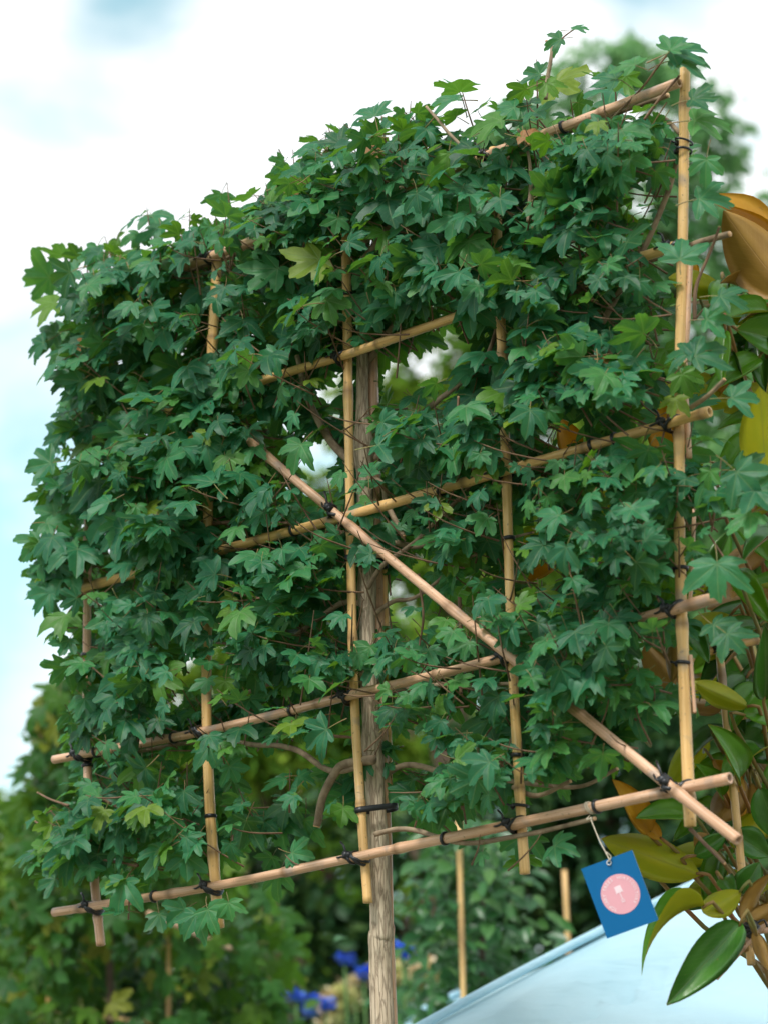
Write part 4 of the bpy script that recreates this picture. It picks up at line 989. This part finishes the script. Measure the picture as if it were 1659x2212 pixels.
# ------------------------------------------------------------------ magnolia at the right edge
def mag_mesh(bend, chan, seed, m1, m2):
    r = random.Random(seed); vs = []; fs = []; fm = []; A, B = 12, 6; uv = []; tw = r.uniform(-.3, .3)
    for side, th in ((0, 0.0), (1, -.006)):
        for i in range(A + 1):
            t = i / A; w = .5 * (math.sin(math.pi * min(1, t ** .85)) ** .75) * (1 if t < .97 else .6); w = max(w, .012)
            if t < .07: w = .012 + .02 * t
            for j in range(B + 1):
                s = j / B * 2 - 1
                a = bend * (t - .1)
                y = t if abs(bend) < 1e-3 else math.sin(bend * t) / bend; z = 0 if abs(bend) < 1e-3 else -(1 - math.cos(bend * t)) / bend
                zz = z + chan * abs(s) * w + tw * s * w * t + .012 * math.sin(12 * t + 3 * s + seed) * abs(s) + th
                vs.append((s * w, y, zz)); uv.append((s * w, t))
    n = (A + 1) * (B + 1)
    for i in range(A):
        for j in range(B):
            a = i * (B + 1) + j; fs.append((a, a + B + 1, a + B + 2, a + 1)[::-1]); fm.append(0); fs.append((n + a, n + a + B + 1, n + a + B + 2, n + a + 1)); fm.append(1)
    for i in range(A):
        for j in (0, B):
            a = i * (B + 1) + j; fs.append((a, a + B + 1, n + a + B + 1, n + a)); fm.append(1)
    return mesh('leaf', vs, fs, [m1, m2], True, fm, uv, {'rnd': np.full(len(vs), (seed * .137) % 1)})
def mag_mat(name, c1, c2, tl, rough, rib, tmix=.12, spec=.5):
    m, nt, b, o = mat(name)
    uv = N(nt, 'ShaderNodeUVMap', uv_map='UVMap'); sx = N(nt, 'ShaderNodeSeparateXYZ'); L(nt, uv.outputs[0], sx.inputs[0]); oi = N(nt, 'ShaderNodeObjectInfo')
    cb = N(nt, 'ShaderNodeCombineXYZ'); L(nt, math_(nt, 'MULTIPLY', oi.outputs['Random'], 40.0), cb.inputs[2]); ad = N(nt, 'ShaderNodeVectorMath', operation='ADD'); L(nt, uv.outputs[0], ad.inputs[0]); L(nt, cb.outputs[0], ad.inputs[1])
    nz = N(nt, 'ShaderNodeTexNoise', i_Scale=3.5, i_Detail=5.0); L(nt, ad.outputs[0], nz.inputs['Vector'])
    col = ramp(nt, nz.outputs[0], ((.3, c1), (.7, c2)))
    bl = N(nt, 'ShaderNodeTexNoise', i_Scale=22.0, i_Detail=3.0); L(nt, ad.outputs[0], bl.inputs['Vector'])
    col = mixc(nt, ramp(nt, bl.outputs[0], ((0.68, (0, 0, 0)), (0.73, (0.5, 0.5, 0.5)))), col, (0.22, 0.15, 0.05))
    ax = math_(nt, 'ABSOLUTE', sx.outputs[0])
    rb = math_(nt, 'SUBTRACT', 1.0, math_(nt, 'MULTIPLY', ax, 70.0), clamp=True)
    wv = math_(nt, 'SINE', math_(nt, 'ADD', math_(nt, 'MULTIPLY', sx.outputs[1], 95.0), math_(nt, 'MULTIPLY', ax, -75.0)))
    sv = math_(nt, 'MULTIPLY', math_(nt, 'GREATER_THAN', wv, .93), .22)
    vv = math_(nt, 'MAXIMUM', rb, sv); col = mixc(nt, math_(nt, 'MULTIPLY', vv, .7), col, rib)
    L(nt, col, b.inputs['Base Color']); b.inputs['Roughness'].default_value = rough; b.inputs['Specular IOR Level'].default_value = spec
    bp = N(nt, 'ShaderNodeBump', i_Strength=.3, i_Distance=.004); L(nt, math_(nt, 'ADD', nz.outputs[0], math_(nt, 'MULTIPLY', vv, -.5)), bp.inputs['Height']); L(nt, bp.outputs[0], b.inputs['Normal'])
    t = N(nt, 'ShaderNodeBsdfTranslucent', i_Color=tl + (1,)); ms = N(nt, 'ShaderNodeMixShader', i_0=tmix)
    L(nt, b.outputs[0], ms.inputs[1]); L(nt, t.outputs[0], ms.inputs[2]); L(nt, ms.outputs[0], o.inputs[0]); return m
MG_T = mag_mat('magnolia_upper', (0.03, 0.12, 0.012), (0.055, 0.185, 0.018), (.14, .36, .02), .26, (.16, .26, .05))
MG_L = mag_mat('magnolia_young', (0.06, 0.22, 0.01), (0.11, 0.29, 0.014), (.2, .4, .02), .28, (.22, .34, .06), .25)
MG_O = mag_mat('magnolia_olive_underside', (0.40, 0.42, 0.006), (0.55, 0.48, 0.008), (.8, .76, .01), .5, (.3, .28, .06), .45)
MG_B = mag_mat('magnolia_bronze_underside', (0.26, 0.135, 0.018), (0.36, 0.20, 0.03), (.55, .33, .03), .55, (.42, .25, .08), .1)
MG_Y = mag_mat('magnolia_yellow', (0.55, 0.28, 0.012), (0.62, 0.37, 0.02), (.8, .45, .02), .45, (.5, .32, .05), .35)
STY = {'T': (MG_T, MG_B), 'L': (MG_L, MG_O), 'O': (MG_L, MG_O), 'B': (MG_T, MG_B), 'Y': (MG_Y, MG_Y)}
BEND = [.15, .5, .9, -.35, 1.5]
MGM = {}
def mgm(sty, bi):
    if (sty, bi) not in MGM: MGM[(sty, bi)] = mag_mesh(BEND[bi], (.25, .35, .2, .15, .5)[bi], bi * 3 + ord(sty), *STY[sty])
    return MGM[(sty, bi)]
mb_ = at(1735, 1900, 3.95); mag_base = Vector((mb_.x, mb_.y, 0))
mag = empty('magnolia_tree', mag_base, 'evergreen magnolia with big glossy bronze backed leaves at the right edge', 'tree')
tb = MB(); MT = catmull([mag_base - UP * .1, mag_base + UP * 1.2, at(1725, 1500, 3.95), at(1715, 900, 3.95), at(1700, 450, 3.95)], 40)
tube(tb, MT, [.024 - .0004 * i for i in range(41)], 12, jit=.1); tb.build('trunk', M_BRANCH, mag)
M_MSTEM = simple('magnolia_shoot', (0.30, 0.12, 0.04), .6, .4, (0.16, 0.2, 0.05), 12)
# base u,v  tip u,v  width px  style  bend  depth base, depth tip, roll
MAG = [(1700, 560, 1508, 425, 120, 'Y', 1, 3.75, 3.7, .5), (1705, 640, 1562, 455, 125, 'B', 1, 3.6, 3.6, .2), (1622, 640, 1590, 520, 40, 'Y', 1, 3.8, 3.8, .9), (1500, 600, 1492, 560, 26, 'Y', 0, 3.75, 3.75, 0), (1620, 640, 1555, 612, 40, 'T', 1, 3.7, 3.6, .3),
       (1566, 712, 1558, 835, 42, 'L', 0, 3.55, 3.5, .2), (1588, 712, 1700, 745, 95, 'L', 1, 3.6, 3.7, .2), (1605, 745, 1512, 805, 55, 'T', 1, 3.7, 3.6, -.6), (1592, 800, 1690, 765, 55, 'T', 1, 3.7, 3.8, -.6), (1580, 755, 1624, 885, 46, 'T', 1, 3.6, 3.6, .5), (1655, 1040, 1640, 836, 105, 'O', 0, 3.4, 3.4, 0), (1690, 1030, 1615, 985, 50, 'L', 1, 3.5, 3.45, .2),
       (1430, 990, 1426, 862, 66, 'Y', 0, 3.62, 3.62, .1), (1232, 985, 1212, 905, 62, 'Y', 1, 3.75, 3.75, .2), (1180, 1150, 1110, 1165, 46, 'O', 0, 3.7, 3.7, 0), (1200, 1222, 1135, 1262, 44, 'Y', 0, 3.65, 3.65, 0), (1310, 1120, 1290, 1050, 55, 'O', 0, 3.7, 3.7, 0), (1100, 965, 1120, 985, 30, 'Y', 0, 3.75, 3.75, 0),
       (1330, 1060, 1320, 1130, 46, 'O', 0, 3.7, 3.7, .2), (1700, 1268, 1525, 1315, 84, 'B', 0, 3.86, 3.86, .25), (1486, 1340, 1530, 1432, 46, 'T', 0, 3.55, 3.5, .1), (1462, 1240, 1422, 1262, 28, 'L', 1, 3.5, 3.5, -.6), (1455, 1385, 1450, 1475, 40, 'B', 0, 3.55, 3.55, .2), (1652, 1510, 1650, 1350, 70, 'T', 1, 3.45, 3.4, .2), (1604, 1215, 1690, 1150, 36, 'T', 1, 3.5, 3.6, -.4), (1530, 1245, 1475, 1290, 40, 'O', 1, 3.6, 3.6, .1),
       (1618, 1528, 1502, 1476, 54, 'O', 1, 3.5, 3.45, .1), (1604, 1545, 1700, 1530, 84, 'L', 1, 3.5, 3.55, .1), (1596, 1680, 1530, 1566, 76, 'L', 2, 3.5, 3.4, .2), (1567, 1595, 1690, 1640, 90, 'T', 1, 3.6, 3.6, .2), (1605, 1680, 1545, 1780, 76, 'B', 0, 3.6, 3.55, .1), (1620, 1690, 1595, 1790, 50, 'B', 1, 3.6, 3.6, .5), (1405, 1800, 1322, 1684, 66, 'Y', 0, 3.5, 3.45, .1), (1482, 1760, 1372, 1768, 62, 'L', 1, 3.5, 3.45, .1), (1428, 1812, 1362, 1762, 40, 'Y', 0, 3.5, 3.5, .1), (1370, 1850, 1297, 1812, 50, 'Y', 0, 3.54, 3.5, .1), (1560, 1720, 1500, 1650, 50, 'L', 1, 3.55, 3.5, .2), (1650, 1620, 1560, 1700, 80, 'L', 1, 3.6, 3.5, .1), (1640, 1480, 1580, 1580, 70, 'L', 1, 3.6, 3.55, .1), (1660, 1750, 1580, 1830, 74, 'O', 1, 3.55, 3.5, .1),
       (1512, 1890, 1300, 1812, 92, 'O', 0, 3.5, 3.48, .05), (1522, 1956, 1385, 2106, 40, 'L', 4, 3.35, 3.3, .8), (1602, 1994, 1440, 2170, 88, 'T', 0, 3.33, 3.24, -.2), (1600, 1925, 1518, 1972, 60, 'O', 1, 3.4, 3.35, .1), (1600, 1935, 1640, 1862, 62, 'T', 1, 3.45, 3.45, .1), (1605, 1990, 1668, 1885, 46, 'B', 2, 3.4, 3.4, .5), (1612, 2000, 1690, 1950, 40, 'B', 1, 3.4, 3.4, .2), (1625, 2010, 1658, 2096, 36, 'B', 0, 3.38, 3.35, .2), (1580, 1800, 1660, 1850, 66, 'T', 1, 3.5, 3.5, 0), (1500, 1850, 1570, 1800, 44, 'T', 1, 3.5, 3.5, .2), (1530, 1830, 1500, 1800, 40, 'B', 1, 3.5, 3.5, .2), (1640, 1700, 1690, 1820, 70, 'T', 1, 3.5, 3.5, .3), (1560, 1900, 1590, 1940, 40, 'T', 1, 3.45, 3.4, 0)]
for k in range(64):                              # outer leaves facing the path
    v = rnd.uniform(600, 1950); u = rnd.uniform(1535, 1720) + (0 if v < 900 or v > 1350 else 40); a = rnd.choice((rnd.uniform(1.9, 3.6), rnd.uniform(.3, 2.8))); Lp = rnd.uniform(100, 160); d = rnd.uniform(3.6, 3.85)
    MAG.append((u, v, u + math.cos(a) * Lp, v + math.sin(a) * Lp, Lp * .42, rnd.choice('TTTLLLLOOYB'), rnd.choice((0, 1, 1, 2)), d, d - rnd.uniform(0, .1), rnd.uniform(-.5, .5)))
for k in range(40):
    u = rnd.uniform(1560, 1820); v = rnd.uniform(520, 1900); a = rnd.uniform(0, 6.28); Lp = rnd.uniform(110, 180); d = rnd.uniform(3.85, 4.3)
    MAG.append((u, v, u + math.cos(a) * Lp, v + math.sin(a) * Lp * .9, Lp * .42, rnd.choice('TTTTLB'), rnd.choice((0, 1, 1, 2)), d, d + rnd.uniform(-.1, .1), rnd.uniform(-.6, .6)))
for k in range(16):
    u = rnd.uniform(1300, 1540); v = rnd.uniform(1000, 1650); a = rnd.uniform(0, 6.28); Lp = rnd.uniform(90, 150); d = rnd.uniform(3.9, 4.2)
    MAG.append((u, v, u + math.cos(a) * Lp, v + math.sin(a) * Lp, Lp * .42, rnd.choice('TTTLOB'), rnd.choice((0, 1, 1, 2)), d, d, rnd.uniform(-.6, .6)))
for (u1, v1, u2, v2, wp_, sty, bi, d1, d2, roll) in MAG:
    if u1 > 1480 and v1 < 1300 and d1 < 3.84: d1 -= .06; d2 -= .06
    B0, T0 = at(u1, v1, d1), at(u2, v2, d2); ax = (T0 - B0); Ln = ax.length; toc = ((EYE - B0).normalized() + UP * ((.75 if d1 > 3.58 else .3) if sty in 'TLY' else 0)) * (-1 if sty in 'BO' else 1)
    y = ax.normalized(); z = (toc - y * toc.dot(y)).normalized(); z = (Matrix.Rotation(roll, 4, y) @ z); x = y.cross(z)
    w = wp_ * d1 / F; cz = BEND[bi]; chord = math.hypot(math.sin(cz) / cz, (1 - math.cos(cz)) / cz); ang = math.atan2((1 - math.cos(cz)) / cz, math.sin(cz) / cz)
    Rb = Matrix.Rotation(ang, 4, x); y = Rb @ y; z = Rb @ z; s = Ln / chord
    mw = Matrix(((x.x * w, y.x * s, z.x * s, B0.x), (x.y * w, y.y * s, z.y * s, B0.y), (x.z * w, y.z * s, z.z * s, B0.z), (0, 0, 0, 1)))
    sb = MB(); e = min(MT[8:], key=lambda q: abs(q.z - (B0.z - .12))) ; midp = B0.lerp(e, .35) - UP * .03
    if u1 > 1540 or v1 > 1750:
        tube(sb, catmull([B0 + ax * .04, B0 - y * .02, midp, B0.lerp(e, .75) - UP * .02, e], 10), [.0022 + .0003 * i for i in range(11)], 6); sh = sb.build('shoot', M_MSTEM, mag)
    else:
        tube(sb, catmull([B0 + ax * .04, B0 - y * .02, B0 - y * .05 - UP * .02 + Vector((.02, .04, 0))], 6), .0022, 6); sh = sb.build('shoot', M_MSTEM, mag)
    link('leaf', mgm(sty, bi), sh, mw)
# its own cane frame
mt = empty('bamboo_trellis', down(at(1622, 2150, 3.45)) + UP * .05, 'bamboo cane frame with a black lashing holding the magnolia at lower right', 'trellis')
cane_simple(mt, at(1550, 1378, 3.62), at(1622, 2084, 3.42), .0062)
cane_simple(mt, at(1523, 1408, 3.60), at(1800, 1345, 3.70), .0068)
cane_simple(mt, at(1541, 2016, 3.40), at(1800, 2002, 3.50), .0042, M_CANE_W)
cane_simple(mt, at(1546, 2112, 3.38), at(1690, 1950, 3.46), .0044, M_CANE_W)
cane_simple(mt, at(1780, 1300, 3.72), down(at(1790, 2100, 3.6)), .0065)
for (u, v, d, r_) in ((1616, 2008, 3.40, .0125), (1553, 1396, 3.60, .010)):
    mb = MB(); c = at(u, v, d)
    lump(mb, c, r_ * .9, int(u)); lump(mb, c + RT * r_ * .5 + UPV * r_ * .3, r_ * .7, int(v))
    for k in range(3): loop(mb, c + UPV * (k - 1) * .004, (UPV + RT * .5 * (k - 1)).normalized(), r_ * .95, r_ * .95, .0016, .002)
    tube(mb, catmull([c, c + RT * .02 + UPV * .014, c + RT * .026 + UPV * .004], 5), .0016, 6)
    mb.build('tie_knot', M_TIE, mt)
